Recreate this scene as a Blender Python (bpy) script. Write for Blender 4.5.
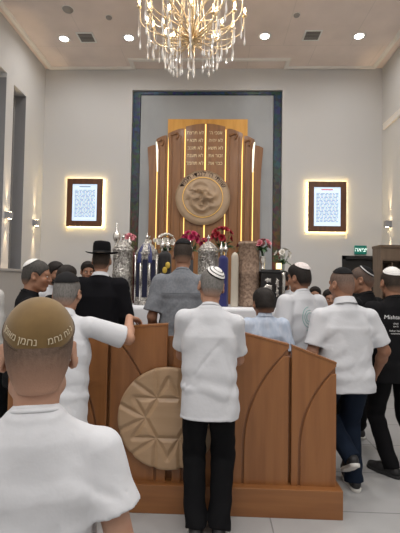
import bpy, bmesh, math, random
import numpy as np
from mathutils import Matrix, Vector, Euler

for o in list(bpy.data.objects):
    bpy.data.objects.remove(o)
SC = bpy.context.scene
COL = SC.collection
rad = math.radians
rnd = random.Random(7)

# ---------------------------------------------------------------- camera, world, exposure
F_PX = 400.0
cam_d = bpy.data.cameras.new('camera')
cam = bpy.data.objects.new('camera', cam_d)
COL.objects.link(cam)
cam_d.sensor_fit = 'VERTICAL'
cam_d.sensor_height = 24.0
cam_d.lens = F_PX / 533.0 * 24.0
cam_d.clip_start = 0.05
CAM_M = Matrix.Rotation(rad(2.0), 3, 'Z') @ Matrix.Rotation(rad(90 + 1.93), 3, 'X') @ Matrix.Rotation(rad(0.95), 3, 'Z')
CAM_C = Vector((0, 0, 1.62))
cam.matrix_world = Matrix.Translation(CAM_C) @ CAM_M.to_4x4()
SC.camera = cam

world = bpy.data.worlds.new('world')
SC.world = world
world.use_nodes = True
world.node_tree.nodes['Background'].inputs[0].default_value = (0.9, 0.95, 1.0, 1)
world.node_tree.nodes['Background'].inputs[1].default_value = 0.05
SC.view_settings.view_transform = 'Standard'
SC.view_settings.look = 'None'
SC.view_settings.gamma = 1.0
SC.view_settings.use_curve_mapping = False
SC.view_settings.exposure = 0.0
SC.cycles.use_denoising = True
SC.cycles.max_bounces = 8
SC.cycles.sample_clamp_indirect = 6.0

DL_POWER = 27.0          # each recessed ceiling downlight, watts
DL_COLOR = (1.0, 0.975, 0.95)
SCONCE_POWER = 60.0
BULB_STRENGTH = 26.0
STRIP_STRENGTH = 1.7


def ray(px, py):
    return CAM_M @ Vector(((px - 200) / F_PX, -(py - 266.5) / F_PX, -1.0))


def atY(px, py, Y):
    d = ray(px, py)
    return CAM_C + d * (Y / d.y)


# ---------------------------------------------------------------- materials
MATS = {}


def mat(name, color, rough=0.6, metal=0.0, noise=None, bump=None, emit=None, spec=0.5, sheen=0.0, sss=0.0, coat=0.0, trans=0.0):
    if name in MATS:
        return MATS[name]
    m = bpy.data.materials.new(name)
    m.use_nodes = True
    nt = m.node_tree
    b = nt.nodes['Principled BSDF']
    b.inputs['Base Color'].default_value = (*color, 1)
    b.inputs['Roughness'].default_value = rough
    b.inputs['Metallic'].default_value = metal
    b.inputs['Specular IOR Level'].default_value = spec
    if sheen:
        b.inputs['Sheen Weight'].default_value = sheen
    if coat:
        b.inputs['Coat Weight'].default_value = coat
        b.inputs['Coat Roughness'].default_value = 0.15
    if sss:
        b.inputs['Subsurface Weight'].default_value = sss
        b.inputs['Subsurface Radius'].default_value = (0.012, 0.005, 0.003)
        b.inputs['Subsurface Scale'].default_value = 1.0
    if trans:
        b.inputs['Transmission Weight'].default_value = trans
        b.inputs['IOR'].default_value = 1.45
    if emit:
        b.inputs['Emission Color'].default_value = (*emit[0], 1)
        b.inputs['Emission Strength'].default_value = emit[1]
    tc = nt.nodes.new('ShaderNodeTexCoord')
    if noise:       # (second colour, scale, (sx,sy,sz), detail)
        mp = nt.nodes.new('ShaderNodeMapping')
        mp.inputs['Scale'].default_value = noise[2]
        n = nt.nodes.new('ShaderNodeTexNoise')
        n.inputs['Scale'].default_value = noise[1]
        n.inputs['Detail'].default_value = noise[3]
        r = nt.nodes.new('ShaderNodeValToRGB')
        r.color_ramp.elements[0].position = 0.38
        r.color_ramp.elements[1].position = 0.68
        r.color_ramp.elements[0].color = (*color, 1)
        r.color_ramp.elements[1].color = (*noise[0], 1)
        nt.links.new(tc.outputs['Object'], mp.inputs[0])
        nt.links.new(mp.outputs[0], n.inputs['Vector'])
        nt.links.new(n.outputs['Fac'], r.inputs[0])
        nt.links.new(r.outputs[0], b.inputs['Base Color'])
    if bump:        # (scale, strength, distance)
        n2 = nt.nodes.new('ShaderNodeTexNoise')
        n2.inputs['Scale'].default_value = bump[0]
        n2.inputs['Detail'].default_value = 4
        bp = nt.nodes.new('ShaderNodeBump')
        bp.inputs['Strength'].default_value = bump[1]
        bp.inputs['Distance'].default_value = bump[2]
        nt.links.new(tc.outputs['Object'], n2.inputs['Vector'])
        nt.links.new(n2.outputs['Fac'], bp.inputs['Height'])
        nt.links.new(bp.outputs[0], b.inputs['Normal'])
    MATS[name] = m
    return m


def tile_mat(name, c1, c2, mortar, w, h, gap, off, rough, loc=(0, 0, 0), bumpd=0.0, rotx=0.0):
    m = bpy.data.materials.new(name)
    m.use_nodes = True
    nt = m.node_tree
    b = nt.nodes['Principled BSDF']
    tc = nt.nodes.new('ShaderNodeTexCoord')
    mp = nt.nodes.new('ShaderNodeMapping')
    mp.inputs['Location'].default_value = loc
    mp.inputs['Rotation'].default_value = (rotx, 0, 0)
    br = nt.nodes.new('ShaderNodeTexBrick')
    br.offset = off
    br.inputs['Color1'].default_value = (*c1, 1)
    br.inputs['Color2'].default_value = (*c2, 1)
    br.inputs['Mortar'].default_value = (*mortar, 1)
    br.inputs['Scale'].default_value = 1
    br.inputs['Mortar Size'].default_value = gap
    br.inputs['Mortar Smooth'].default_value = 0.1
    br.inputs['Brick Width'].default_value = w
    br.inputs['Row Height'].default_value = h
    nt.links.new(tc.outputs['Object'], mp.inputs[0])
    nt.links.new(mp.outputs[0], br.inputs['Vector'])
    n = nt.nodes.new('ShaderNodeTexNoise')
    n.inputs['Scale'].default_value = 2.3
    n.inputs['Detail'].default_value = 6
    mx = nt.nodes.new('ShaderNodeMix')
    mx.data_type = 'RGBA'
    mx.blend_type = 'MULTIPLY'
    mx.inputs['Factor'].default_value = 0.25
    nt.links.new(tc.outputs['Object'], n.inputs['Vector'])
    nt.links.new(br.outputs['Color'], mx.inputs['A'])
    nt.links.new(n.outputs['Fac'], mx.inputs['B'])
    nt.links.new(mx.outputs['Result'], b.inputs['Base Color'])
    b.inputs['Roughness'].default_value = rough
    if bumpd:
        bp = nt.nodes.new('ShaderNodeBump')
        bp.invert = True
        bp.inputs['Distance'].default_value = bumpd
        bp.inputs['Strength'].default_value = 0.6
        nt.links.new(br.outputs['Fac'], bp.inputs['Height'])
        nt.links.new(bp.outputs[0], b.inputs['Normal'])
    MATS[name] = m
    return m


def wood(name, c1, c2, axis='z', rough=0.4, scale=1.0):
    st = {'x': (0.7, 9, 9), 'y': (9, 0.7, 9), 'z': (9, 9, 0.7)}[axis]
    return mat(name, c1, rough, noise=(c2, 2.2 * scale, st, 6), coat=0.15)


# ---------------------------------------------------------------- object helpers
def link(o, parent=None):
    COL.objects.link(o)
    if parent is not None:
        o.parent = parent
    return o


def tag(o, label=None, cat=None, group=None, kind=None):
    if label: o['label'] = label
    if cat: o['category'] = cat
    if group: o['group'] = group
    if kind: o['kind'] = kind
    return o


def empty(name, loc, label, cat, group=None, rz=0.0):
    o = bpy.data.objects.new(name, None)
    o.empty_display_size = 0.1
    o.location = loc
    o.rotation_euler = (0, 0, rz)
    link(o)
    return tag(o, label, cat, group)


def copy_tree(o, parent=None):
    c = o.copy()
    link(c)
    c.parent = parent
    for ch in list(o.children):
        copy_tree(ch, c)
    return c


def mesh_np(name, V, Q, m, parent=None, smooth=True, attr=None):
    me = bpy.data.meshes.new(name)
    V = np.asarray(V, dtype=np.float32)
    Q = np.asarray(Q, dtype=np.int32)
    me.vertices.add(len(V))
    me.vertices.foreach_set('co', V.ravel())
    me.loops.add(Q.size)
    me.loops.foreach_set('vertex_index', Q.ravel())
    me.polygons.add(len(Q))
    me.polygons.foreach_set('loop_start', np.arange(len(Q), dtype=np.int32) * Q.shape[1])
    me.polygons.foreach_set('use_smooth', np.full(len(Q), smooth))
    if attr:
        for an, av in attr.items():
            a = me.attributes.new(an, 'FLOAT', 'POINT')
            a.data.foreach_set('value', np.asarray(av, dtype=np.float32))
    me.update(calc_edges=True)
    me.validate()
    for mm in (m if isinstance(m, (list, tuple)) else [m]):
        me.materials.append(mm)
    o = bpy.data.objects.new(name, me)
    return link(o, parent)


class MB:
    """collects shapes into one mesh"""
    def __init__(s):
        s.bm = bmesh.new()

    def box(s, lo, hi, M=None, bevel=0.0, mi=0):
        lo, hi = Vector(lo), Vector(hi)
        r = bmesh.ops.create_cube(s.bm, size=1.0)
        vs = r['verts']
        for v in vs:
            v.co = Vector(((v.co.x + .5) * (hi.x - lo.x) + lo.x, (v.co.y + .5) * (hi.y - lo.y) + lo.y, (v.co.z + .5) * (hi.z - lo.z) + lo.z))
            if M is not None: v.co = M @ v.co
        fs = list({f for v in vs for f in v.link_faces})
        for f in fs: f.material_index = mi
        if bevel:
            es = list({e for v in vs for e in v.link_edges})
            bmesh.ops.bevel(s.bm, geom=es, offset=bevel, segments=2, affect='EDGES', profile=0.5)
        return s

    def prism(s, pts, depth, to3=None, mi=0):
        """outline pts (a,b) -> extruded by depth ; to3(a,b,c)"""
        to3 = to3 or (lambda a, b, c: Vector((a, c, b)))
        v0 = [s.bm.verts.new(to3(a, b, 0)) for a, b in pts]
        v1 = [s.bm.verts.new(to3(a, b, depth)) for a, b in pts]
        n = len(pts)
        fs = [s.bm.faces.new(v0), s.bm.faces.new(list(reversed(v1)))]
        for i in range(n):
            fs.append(s.bm.faces.new((v0[i], v1[i], v1[(i + 1) % n], v0[(i + 1) % n])))
        for f in fs: f.material_index = mi
        return s

    def lathe(s, prof, c=(0, 0, 0), n=24, M=None, sq=None):
        rings = []
        c = Vector(c)
        for r, z in prof:
            ring = []
            for i in range(n):
                a = 2 * math.pi * i / n
                p = Vector((r * math.cos(a), r * math.sin(a), z))
                if sq: p.y *= sq
                if M is not None: p = M @ p
                ring.append(s.bm.verts.new(c + p))
            rings.append(ring)
        for k in range(len(rings) - 1):
            for i in range(n):
                j = (i + 1) % n
                f = s.bm.faces.new((rings[k][i], rings[k][j], rings[k + 1][j], rings[k + 1][i]))
                f.smooth = n > 8
        for ring, rev in ((rings[0], True), (rings[-1], False)):
            try: s.bm.faces.new(list(reversed(ring)) if rev else ring)
            except ValueError: pass
        return s

    def tube(s, pts, r, n=8, close=True):
        pts = [Vector(p) for p in pts]
        rr = r if isinstance(r, (list, tuple)) else [r] * len(pts)
        rings = []
        up = Vector((0, 0, 1))
        for i, p in enumerate(pts):
            t = (pts[min(i + 1, len(pts) - 1)] - pts[max(i - 1, 0)]).normalized()
            if abs(t.dot(up)) > 0.98: up = Vector((1, 0, 0)) if abs(t.x) < .9 else Vector((0, 1, 0))
            a = t.cross(up).normalized()
            b = a.cross(t).normalized()
            up = b
            rings.append([s.bm.verts.new(p + (a * math.cos(2 * math.pi * k / n) + b * math.sin(2 * math.pi * k / n)) * rr[i]) for k in range(n)])
        for k in range(len(rings) - 1):
            for i in range(n):
                j = (i + 1) % n
                s.bm.faces.new((rings[k][i], rings[k][j], rings[k + 1][j], rings[k + 1][i])).smooth = True
        if close:
            s.bm.faces.new(list(reversed(rings[0])))
            s.bm.faces.new(rings[-1])
        return s

    def grid(s, f, nu, nv, closeu=False, mi=0):
        vs = [[s.bm.verts.new(f(i / nu, j / nv)) for j in range(nv + 1)] for i in range(nu if closeu else nu + 1)]
        for i in range(nu):
            for j in range(nv):
                a, b = vs[i], vs[(i + 1) % len(vs)]
                fc = s.bm.faces.new((a[j], b[j], b[j + 1], a[j + 1]))
                fc.smooth = True
                fc.material_index = mi(i, j) if callable(mi) else mi
        return s

    def sphere(s, c, r, nu=12, nv=8, sc=(1, 1, 1), M=None):
        r0 = bmesh.ops.create_uvsphere(s.bm, u_segments=nu, v_segments=nv, radius=r)
        for v in r0['verts']:
            p = Vector((v.co.x * sc[0], v.co.y * sc[1], v.co.z * sc[2]))
            if M is not None: p = M @ p
            v.co = p + Vector(c)
        for f in {f for v in r0['verts'] for f in v.link_faces}: f.smooth = True
        return s

    def build(s, name, m, parent=None):
        bmesh.ops.recalc_face_normals(s.bm, faces=s.bm.faces)
        me = bpy.data.meshes.new(name)
        s.bm.to_mesh(me)
        s.bm.free()
        for mm in (m if isinstance(m, (list, tuple)) else [m]):
            me.materials.append(mm)
        o = bpy.data.objects.new(name, me)
        return link(o, parent)


def struct(name, mb, m, label=None, parent=None):
    o = mb.build(name, m, parent)
    o['kind'] = 'structure'
    if label: o['label'] = label
    return o


def text_mesh(txt, size, fn, m, name, parent, extrude=0.001, align='CENTER', sub=0):
    cu = bpy.data.curves.new('lettering', 'FONT')
    cu.body = txt
    cu.size = size
    cu.align_x = align
    cu.align_y = 'CENTER'
    cu.extrude = extrude
    cu.resolution_u = 3
    to = bpy.data.objects.new('lettering', cu)
    COL.objects.link(to)
    dg = bpy.context.evaluated_depsgraph_get()
    me = bpy.data.meshes.new_from_object(to.evaluated_get(dg))
    bpy.data.objects.remove(to)
    if sub:
        bm = bmesh.new()
        bm.from_mesh(me)
        bmesh.ops.triangulate(bm, faces=bm.faces)
        bmesh.ops.subdivide_edges(bm, edges=bm.edges, cuts=sub)
        bm.to_mesh(me)
        bm.free()
    for v in me.vertices:
        v.co = fn(v.co)
    me.materials.clear()
    me.materials.append(m)
    o = bpy.data.objects.new(name, me)
    return link(o, parent)


def he(s):      # Hebrew is laid out left to right by the text object, so hand it over reversed
    return s[::-1]


def join_meshes(objs, name, parent):
    bm = bmesh.new()
    for o in objs: bm.from_mesh(o.data)
    me = bpy.data.meshes.new(name)
    bm.to_mesh(me)
    bm.free()
    me.materials.append(objs[0].data.materials[0])
    for o in objs: bpy.data.objects.remove(o)
    return link(bpy.data.objects.new(name, me), parent)


# ---------------------------------------------------------------- signed-distance modelling
def _v(a): return np.asarray(a, dtype=np.float64)


def cap(a, ra, b, rb):
    a, b = _v(a), _v(b)
    ba = b - a
    L2 = max(float(ba @ ba), 1e-9)
    r = max(ra, rb)

    def f(P):
        h = np.clip(((P - a) @ ba) / L2, 0, 1)
        return np.linalg.norm(P - a - h[..., None] * ba, axis=-1) - (ra + (rb - ra) * h)
    return f, np.minimum(a, b) - r, np.maximum(a, b) + r


def ell(c, r, R=None):
    c, r = _v(c), _v(r)
    R = None if R is None else _v(R)
    rm = r.max() * np.ones(3)

    def f(P):
        q = P - c
        if R is not None: q = q @ R
        k0 = np.linalg.norm(q / r, axis=-1)
        k1 = np.linalg.norm(q / (r * r), axis=-1) + 1e-9
        return k0 * (k0 - 1) / k1
    return f, c - rm, c + rm


def loft(o, R, rows, n=2.3, capz=True):
    """rows: (z, cx, cy, rx, ry) in the frame R (3x3, columns = axes) at o"""
    o, R = _v(o), _v(R)
    A = np.array(rows, dtype=float)

    def f(P):
        q = (P - o) @ R
        z = q[..., 2]
        cx, cy, rx, ry = (np.interp(z, A[:, 0], A[:, i]) for i in (1, 2, 3, 4))
        k = ((np.abs(q[..., 0] - cx) / rx) ** n + (np.abs(q[..., 1] - cy) / ry) ** n) ** (1 / n)
        d = (k - 1) * np.minimum(rx, ry) * 0.95
        return np.maximum(d, np.maximum(A[0, 0] - z, z - A[-1, 0])) if capz else d
    m = A[:, 3].max() + abs(A[:, 1]).max(), A[:, 4].max() + abs(A[:, 2]).max()
    cs = np.array([[sx * m[0], sy * m[1], z] for sx in (-1, 1) for sy in (-1, 1) for z in (A[0, 0], A[-1, 0])]) @ R.T + o
    return f, cs.min(0), cs.max(0)


def half(p0, n):
    """positive on the side n points to"""
    p0, n = _v(p0), _v(n)
    n = n / np.linalg.norm(n)
    return (lambda P: (P - p0) @ n), None, None


def axis(lo, hi, res, zones):
    out = [lo]
    while out[-1] < hi:
        x = out[-1]
        r = res
        for a, b, fr in zones:
            if a - res < x < b: r = min(r, fr)
        out.append(x + r)
    return np.array(out)


_nrs = np.random.RandomState(3)
_K = _nrs.normal(size=(14, 3))
_K /= np.linalg.norm(_K, axis=1)[:, None]
_PH = _nrs.uniform(0, 6.28, 14)


def snoise(P, sc, seed=0):
    q = P * _v(sc)
    q = q + 0.35 * np.sin(q[..., [1, 2, 0]] * 1.7 + seed)
    s = 0
    for i in range(14):
        s = s + np.sin(q @ (_K[i] * (0.7 + 0.09 * i)) + _PH[i] + seed * (1.3 + i))
    return s / 5.0


def sdf(name, prims, m, parent, res, zones=((), (), ()), disp=None, attr=None, smooth_iter=0):
    """prims: list of (prim, k, op)  op + union, - carve, x keep inside"""
    lo = np.min([p[1] for p, k, op in prims if op == '+'], axis=0) - 2.5 * res - 0.006
    hi = np.max([p[2] for p, k, op in prims if op == '+'], axis=0) + 2.5 * res + 0.006
    ax = [axis(lo[i], hi[i], res, zones[i]) for i in range(3)]
    G = np.full([len(a) for a in ax], 1.0)
    done = False

    def wrinkle():
        idx = np.nonzero(np.abs(G) < 0.05)
        P = np.stack([ax[i][idx[i]] for i in range(3)], -1)
        G[idx] += disp(P)

    for (f, l, h), k, op in prims:
        if op != '+' and disp is not None and not done:
            wrinkle()
            done = True
        if l is None: sl = [slice(0, len(a)) for a in ax]
        else:
            mg = k + 0.03
            sl = [slice(max(np.searchsorted(ax[i], l[i] - mg) - 1, 0), np.searchsorted(ax[i], h[i] + mg) + 1) for i in range(3)]
        P = np.stack(np.meshgrid(*[ax[i][sl[i]] for i in range(3)], indexing='ij'), -1)
        if P.size == 0: continue
        d = f(P)
        g = G[tuple(sl)]
        if op == '+':
            if k > 0:
                hh = np.maximum(k - np.abs(g - d), 0) / k
                g2 = np.minimum(g, d) - hh * hh * k * 0.25
            else: g2 = np.minimum(g, d)
        else:
            if op == '-': d = -d
            if k > 0:
                hh = np.maximum(k - np.abs(g - d), 0) / k
                g2 = np.maximum(g, d) + hh * hh * k * 0.25
            else: g2 = np.maximum(g, d)
        G[tuple(sl)] = g2
    if disp is not None and not done: wrinkle()
    for s_ in (0, -1):
        G[s_, :, :] = G[:, s_, :] = G[:, :, s_] = 1.0
    V, Q = surfnets(G, ax)
    at = {k: fn(V) for k, fn in attr.items()} if attr else None
    return mesh_np(name, V, Q, m, parent, True, at)


def surfnets(G, ax):
    S = G < 0
    n = G.shape
    cn = (n[0] - 1, n[1] - 1, n[2] - 1)
    st = (cn[1] * cn[2], cn[2], 1)
    ids, pts, quads = [], [], []
    for a in range(3):
        b, c = (a + 1) % 3, (a + 2) % 3
        s0 = [slice(None)] * 3
        s1 = [slice(None)] * 3
        s0[a] = slice(0, -1)
        s1[a] = slice(1, None)
        I = np.nonzero(S[tuple(s0)] != S[tuple(s1)])
        I = np.stack(I, 1)
        J = I.copy()
        J[:, a] += 1
        g0, g1 = G[tuple(I.T)], G[tuple(J.T)]
        t = g0 / (g0 - g1)
        p = np.stack([ax[i][I[:, i]] for i in range(3)], 1)
        p[:, a] += t * (ax[a][J[:, a]] - ax[a][I[:, a]])
        q4 = []
        for db, dc in ((1, 1), (0, 1), (0, 0), (1, 0)):
            Cc = I.copy()
            Cc[:, b] -= db
            Cc[:, c] -= dc
            q4.append(Cc @ np.array(st))
            ids.append(q4[-1])
            pts.append(p)
        q = np.stack(q4, 1)
        flip = ~S[tuple(I.T)]
        q[flip] = q[flip][:, ::-1]
        quads.append(q)
    ids = np.concatenate(ids)
    pts = np.concatenate(pts)
    u, inv = np.unique(ids, return_inverse=True)
    cnt = np.bincount(inv)
    V = np.stack([np.bincount(inv, pts[:, i]) / cnt for i in range(3)], 1)
    Q = np.searchsorted(u, np.concatenate(quads))
    return V, Q


def rot(ax, deg): return np.array(Matrix.Rotation(rad(deg), 3, ax))


# ---------------------------------------------------------------- common materials
M_wall = mat('wall_paint', (0.60, 0.594, 0.585), 0.85, bump=(60, 0.05, 0.002))
M_ceil = tile_mat('ceiling_panels', (0.90, 0.785, 0.73), (0.88, 0.77, 0.715), (0.78, 0.69, 0.64), 1.2, 1.2, 0.006, 0.5, 0.9)
M_floor = tile_mat('floor_tiles', (0.46, 0.46, 0.46), (0.44, 0.44, 0.44), (0.28, 0.28, 0.28), 1.2, 0.6, 0.005, 0.0, 0.25, loc=(-0.41, -2.92, 0), bumpd=0.001)
M_trim = mat('white_trim', (0.80, 0.77, 0.73), 0.6)
M_grey = mat('grey_panel', (0.30, 0.29, 0.28), 0.7)
M_glassdark = mat('night_glass', (0.16, 0.165, 0.175), 0.15)
M_white = mat('white_plastic', (0.8, 0.8, 0.78), 0.4)
M_black = mat('black_paint', (0.012, 0.012, 0.013), 0.5)
M_steel = mat('brushed_metal', (0.6, 0.6, 0.58), 0.35, 1.0)
M_gold = mat('gold_metal', (0.72, 0.48, 0.20), 0.32, 1.0)
M_silver = mat('silver_repousse', (0.62, 0.60, 0.56), 0.40, 1.0, noise=((0.16, 0.145, 0.13), 46, (1, 1, .7), 3), bump=(48, 1.0, 0.03))
M_silver2 = mat('polished_silver', (0.74, 0.72, 0.68), 0.25, 1.0)
M_wood = wood('oak_veneer', (0.27, 0.110, 0.034), (0.215, 0.082, 0.024), 'z', 0.38)
M_woodx = wood('oak_veneer_flat', (0.27, 0.110, 0.034), (0.215, 0.082, 0.024), 'x', 0.38)
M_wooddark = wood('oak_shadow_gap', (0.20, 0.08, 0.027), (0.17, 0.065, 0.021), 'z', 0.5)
M_tan = wood('pale_veneer', (0.40, 0.265, 0.155), (0.36, 0.232, 0.13), 'x', 0.45)
M_ark = wood('ark_walnut', (0.27, 0.118, 0.038), (0.20, 0.083, 0.026), 'z', 0.4)
M_frame = wood('frame_walnut', (0.135, 0.052, 0.019), (0.08, 0.03, 0.012), 'z', 0.35)
M_leaf = mat('leaf_green', (0.035, 0.09, 0.03), 0.5)
M_cloth = mat('white_tablecloth', (0.72, 0.73, 0.76), 0.9)
M_strip = mat('warm_light_strip', (1, .8, .4), 0.5, emit=((1.0, 0.60, 0.13), STRIP_STRENGTH))
M_halo = mat('frame_light_strip', (1, .9, .6), 0.5, emit=((1.0, 0.80, 0.42), 13.0))

# ---------------------------------------------------------------- the room
XL, XR, YB, YF, ZC = -3.53, 3.31, 8.0, -4.5, 5.92
struct('floor', MB().box((XL - .3, YF - .2, -0.1), (XR + .3, YB + .5, 0)), M_floor, 'large pale grey polished floor tiles')
struct('ceiling', MB().box((XL - .3, YF - .2, ZC), (XR + .3, YB + .5, ZC + .1)), M_ceil)
RX0, RX1, RZ = -1.72, 1.33, 5.48       # tall recess for the ark
w = MB()
w.box((XL - .2, YB, 0), (RX0, YB + .12, ZC))
w.box((RX1, YB, 0), (2.57, YB + .12, ZC)).box((3.23, YB, 0), (XR + .2, YB + .12, ZC)).box((2.57, YB, 2.11), (3.23, YB + .12, ZC))
w.box((RX0, YB, RZ), (RX1, YB + .12, ZC))
w.box((RX0 - .05, YB + .12, 0), (RX1 + .05, YB + .17, RZ + .05))
w.box((2.4, YB + .4, 0), (3.4, YB + .45, 2.4))
struct('wall_back', w, M_wall)
# left wall with two tall night windows
w = MB()
W1, W2 = (5.0, 6.50), (6.74, 7.20)
for y0, y1 in ((YF, W1[0]), (W1[1], W2[0]), (W2[1], YB + .1)):
    w.box((XL - .3, y0, 0), (XL, y1, ZC))
for (y0, y1), zt in ((W1, 5.05), (W2, 4.97)):
    w.box((XL - .3, y0, zt), (XL, y1, ZC)).box((XL - .3, y0, 0), (XL, y1, 1.0))
struct('wall_left', w, M_wall)
for i, (y0, y1) in enumerate((W1, W2)):
    wn = struct('window_%d' % (i + 1), MB().box((XL - .28, y0 + .03, 1.0), (XL - .255, y1 - .03, 4.97)), M_glassdark, 'tall dark window strip in the left wall')
    fr = MB()
    for a in (y0, y1 - .05): fr.box((XL - .3, a, 1.0), (XL - .2, a + .05, 4.97))
    for z in (1.0, 2.4, 4.92): fr.box((XL - .298, y0 + .05, z), (XL - .202, y1 - .05, z + .05))
    fr.build('window_frame', M_grey, wn)
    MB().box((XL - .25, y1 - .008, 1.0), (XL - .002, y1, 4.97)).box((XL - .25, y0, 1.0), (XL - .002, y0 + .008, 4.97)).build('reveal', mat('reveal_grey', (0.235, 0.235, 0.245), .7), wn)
    wn.data.materials[0] = M_glassdark
struct('wall_right', MB().box((XR, YF, 0), (XR + .2, YB + .12, ZC)), M_wall)
struct('wall_rear', MB().box((XL - .2, YF - .12, 0), (XR + .2, YF, ZC)), M_wall)
# wainscot and its cap on the left wall
struct('trim_1', MB().box((XL, YF, 0), (XL + .06, YB - .001, 1.72)).box((XL, YF, 1.72), (XL + .09, YB - .001, 1.76)), mat('wainscot', (0.40, 0.385, 0.37), 0.6), 'grey wainscot along the left wall')
# ceiling cornice that jogs out in front of the ark
w = MB()
pl = [(-3.41, YF), (-3.41, 7.95), (-1.70, 7.95), (-1.70, 7.65), (1.38, 7.65), (1.38, 7.95), (3.13, 7.95), (3.13, YF)]
prof = [(-.045, .005), (-.045, -.012), (-.03, -.014), (-.026, -.028), (.02, -.032), (.04, -.024), (.04, .005)]
nrm = []
for (x0, y0), (x1, y1) in zip(pl, pl[1:]):
    d_ = Vector((x1 - x0, y1 - y0, 0)).normalized()
    nrm.append(Vector((-d_.y, d_.x, 0)))
rows_ = []
for i, (x0, y0) in enumerate(pl):
    n0 = nrm[max(i - 1, 0)]
    n1 = nrm[min(i, len(nrm) - 1)]
    mt = n0 + n1 if (n0 - n1).length > .1 else n0
    rows_.append([w.bm.verts.new(Vector((x0, y0, ZC + b_)) + mt * a_) for a_, b_ in prof])
for r0, r1 in zip(rows_, rows_[1:]):
    for k in range(len(prof) - 1):
        w.bm.faces.new((r0[k], r0[k + 1], r1[k + 1], r1[k]))
struct('trim_2', w, M_trim, 'white ceiling cornice')
# ledge high on the right wall
struct('trim_3', MB().box((XR - .035, 1.0, 4.63), (XR, YB - .12, 4.72)).box((XR - .045, 1.0, 4.72), (XR, YB - .12, 4.735)), M_trim, 'pale ledge high on the right wall')
struct('baseboard_right', MB().box((XR - .015, YF, 0), (XR, YB, .09)), M_grey)
struct('baseboard_back', MB().box((XL + .07, YB - .015, 0), (RX0, YB, .09)).box((RX1, YB - .015, 0), (2.53, YB, .09)), M_grey)
# dark doorway on the right of the back wall
d = struct('door_1', MB().box((2.60, YB + .03, 0.005), (3.20, YB + .075, 2.08)), M_black, 'black door on the right of the back wall')
MB().box((2.53, YB - .02, 0), (2.60, YB + .05, 2.15)).box((3.20, YB - .02, 0), (3.26, YB + .05, 2.15)).box((2.53, YB - .02, 2.08), (3.26, YB + .05, 2.15)).build('door_frame', M_black, d)
MB().tube([(2.68, YB + .03, 1.05), (2.68, YB - .02, 1.05), (2.79, YB - .02, 1.05)], .01).build('door_handle', M_steel, d)

# recess lining: grey stone panel and glass mosaic border
m_stone = mat('grey_stone', (0.36, 0.375, 0.385), 0.45, noise=((0.29, 0.305, 0.315), 1.4, (1, 1, 0.6), 7))
struct('trim_4', MB().box((RX0 + .17, YB + .07, 0.0), (RX1 - .17, YB + .118, RZ - .08)), m_stone, 'grey stone panel behind the ark')


def mosaic():
    m = bpy.data.materials.new('glass_mosaic')
    m.use_nodes = True
    nt = m.node_tree
    b = nt.nodes['Principled BSDF']
    tc = nt.nodes.new('ShaderNodeTexCoord')
    vo = nt.nodes.new('ShaderNodeTexVoronoi')
    vo.inputs['Scale'].default_value = 16
    sep = nt.nodes.new('ShaderNodeSeparateXYZ')
    no = nt.nodes.new('ShaderNodeTexNoise')
    no.inputs['Scale'].default_value = 1.6
    no.inputs['Detail'].default_value = 3
    ad = nt.nodes.new('ShaderNodeMath')
    ad.operation = 'MULTIPLY_ADD'
    ad.inputs[1].default_value = 2.4
    sub = nt.nodes.new('ShaderNodeMath')
    sub.operation = 'SUBTRACT'
    sub.inputs[1].default_value = 1.2
    r = nt.nodes.new('ShaderNodeValToRGB')
    e = r.color_ramp.elements
    e[0].position, e[0].color = 0.0, (0.10, 0.045, 0.012, 1)
    e[1].position, e[1].color = 1.0, (0.016, 0.05, 0.095, 1)
    for p, c in ((0.22, (0.06, 0.035, 0.014, 1)), (0.45, (0.02, 0.045, 0.05, 1)), (0.7, (0.012, 0.032, 0.07, 1))):
        q = e.new(p)
        q.color = c
    mr = nt.nodes.new('ShaderNodeMapRange')
    mr.inputs['From Min'].default_value = 2.0
    mr.inputs['From Max'].default_value = 6.0
    mx = nt.nodes.new('ShaderNodeMix')
    mx.data_type = 'RGBA'
    mx.blend_type = 'OVERLAY'
    mx.inputs['Factor'].default_value = 0.7
    L = nt.links.new
    L(tc.outputs['Object'], vo.inputs['Vector'])
    L(tc.outputs['Object'], no.inputs['Vector'])
    L(tc.outputs['Object'], sep.inputs[0])
    L(no.outputs['Fac'], ad.inputs[0])
    L(sep.outputs['Z'], ad.inputs[2])
    L(ad.outputs[0], sub.inputs[0])
    L(sub.outputs[0], mr.inputs['Value'])
    L(mr.outputs[0], r.inputs[0])
    L(r.outputs[0], mx.inputs['A'])
    L(vo.outputs['Color'], mx.inputs['B'])
    L(mx.outputs['Result'], b.inputs['Base Color'])
    b.inputs['Roughness'].default_value = 0.45
    return m


M_mosaic = mosaic()
g = .012
struct('trim_5', MB().box((RX0 + g, YB + .05, 0), (RX0 + .16, YB + .118, RZ - .01)), M_mosaic, 'left strip of dark glass mosaic beside the ark')
struct('trim_6', MB().box((RX1 - .16, YB + .05, 0), (RX1 - g, YB + .118, RZ - .01)), M_mosaic, 'right strip of dark glass mosaic beside the ark')
struct('trim_7', MB().box((RX0 + .16, YB + .05, RZ - .07), (RX1 - .16, YB + .118, RZ - .01)), M_mosaic, 'top strip of dark glass mosaic above the ark')

# bimah platform behind the wooden screen
pf = MB().box((-1.24, 3.06, 0), (0.86, 5.15, 0.17), bevel=.006).build('platform', M_woodx)
tag(pf, 'low wooden platform behind the curved wooden screen', 'platform')


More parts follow.
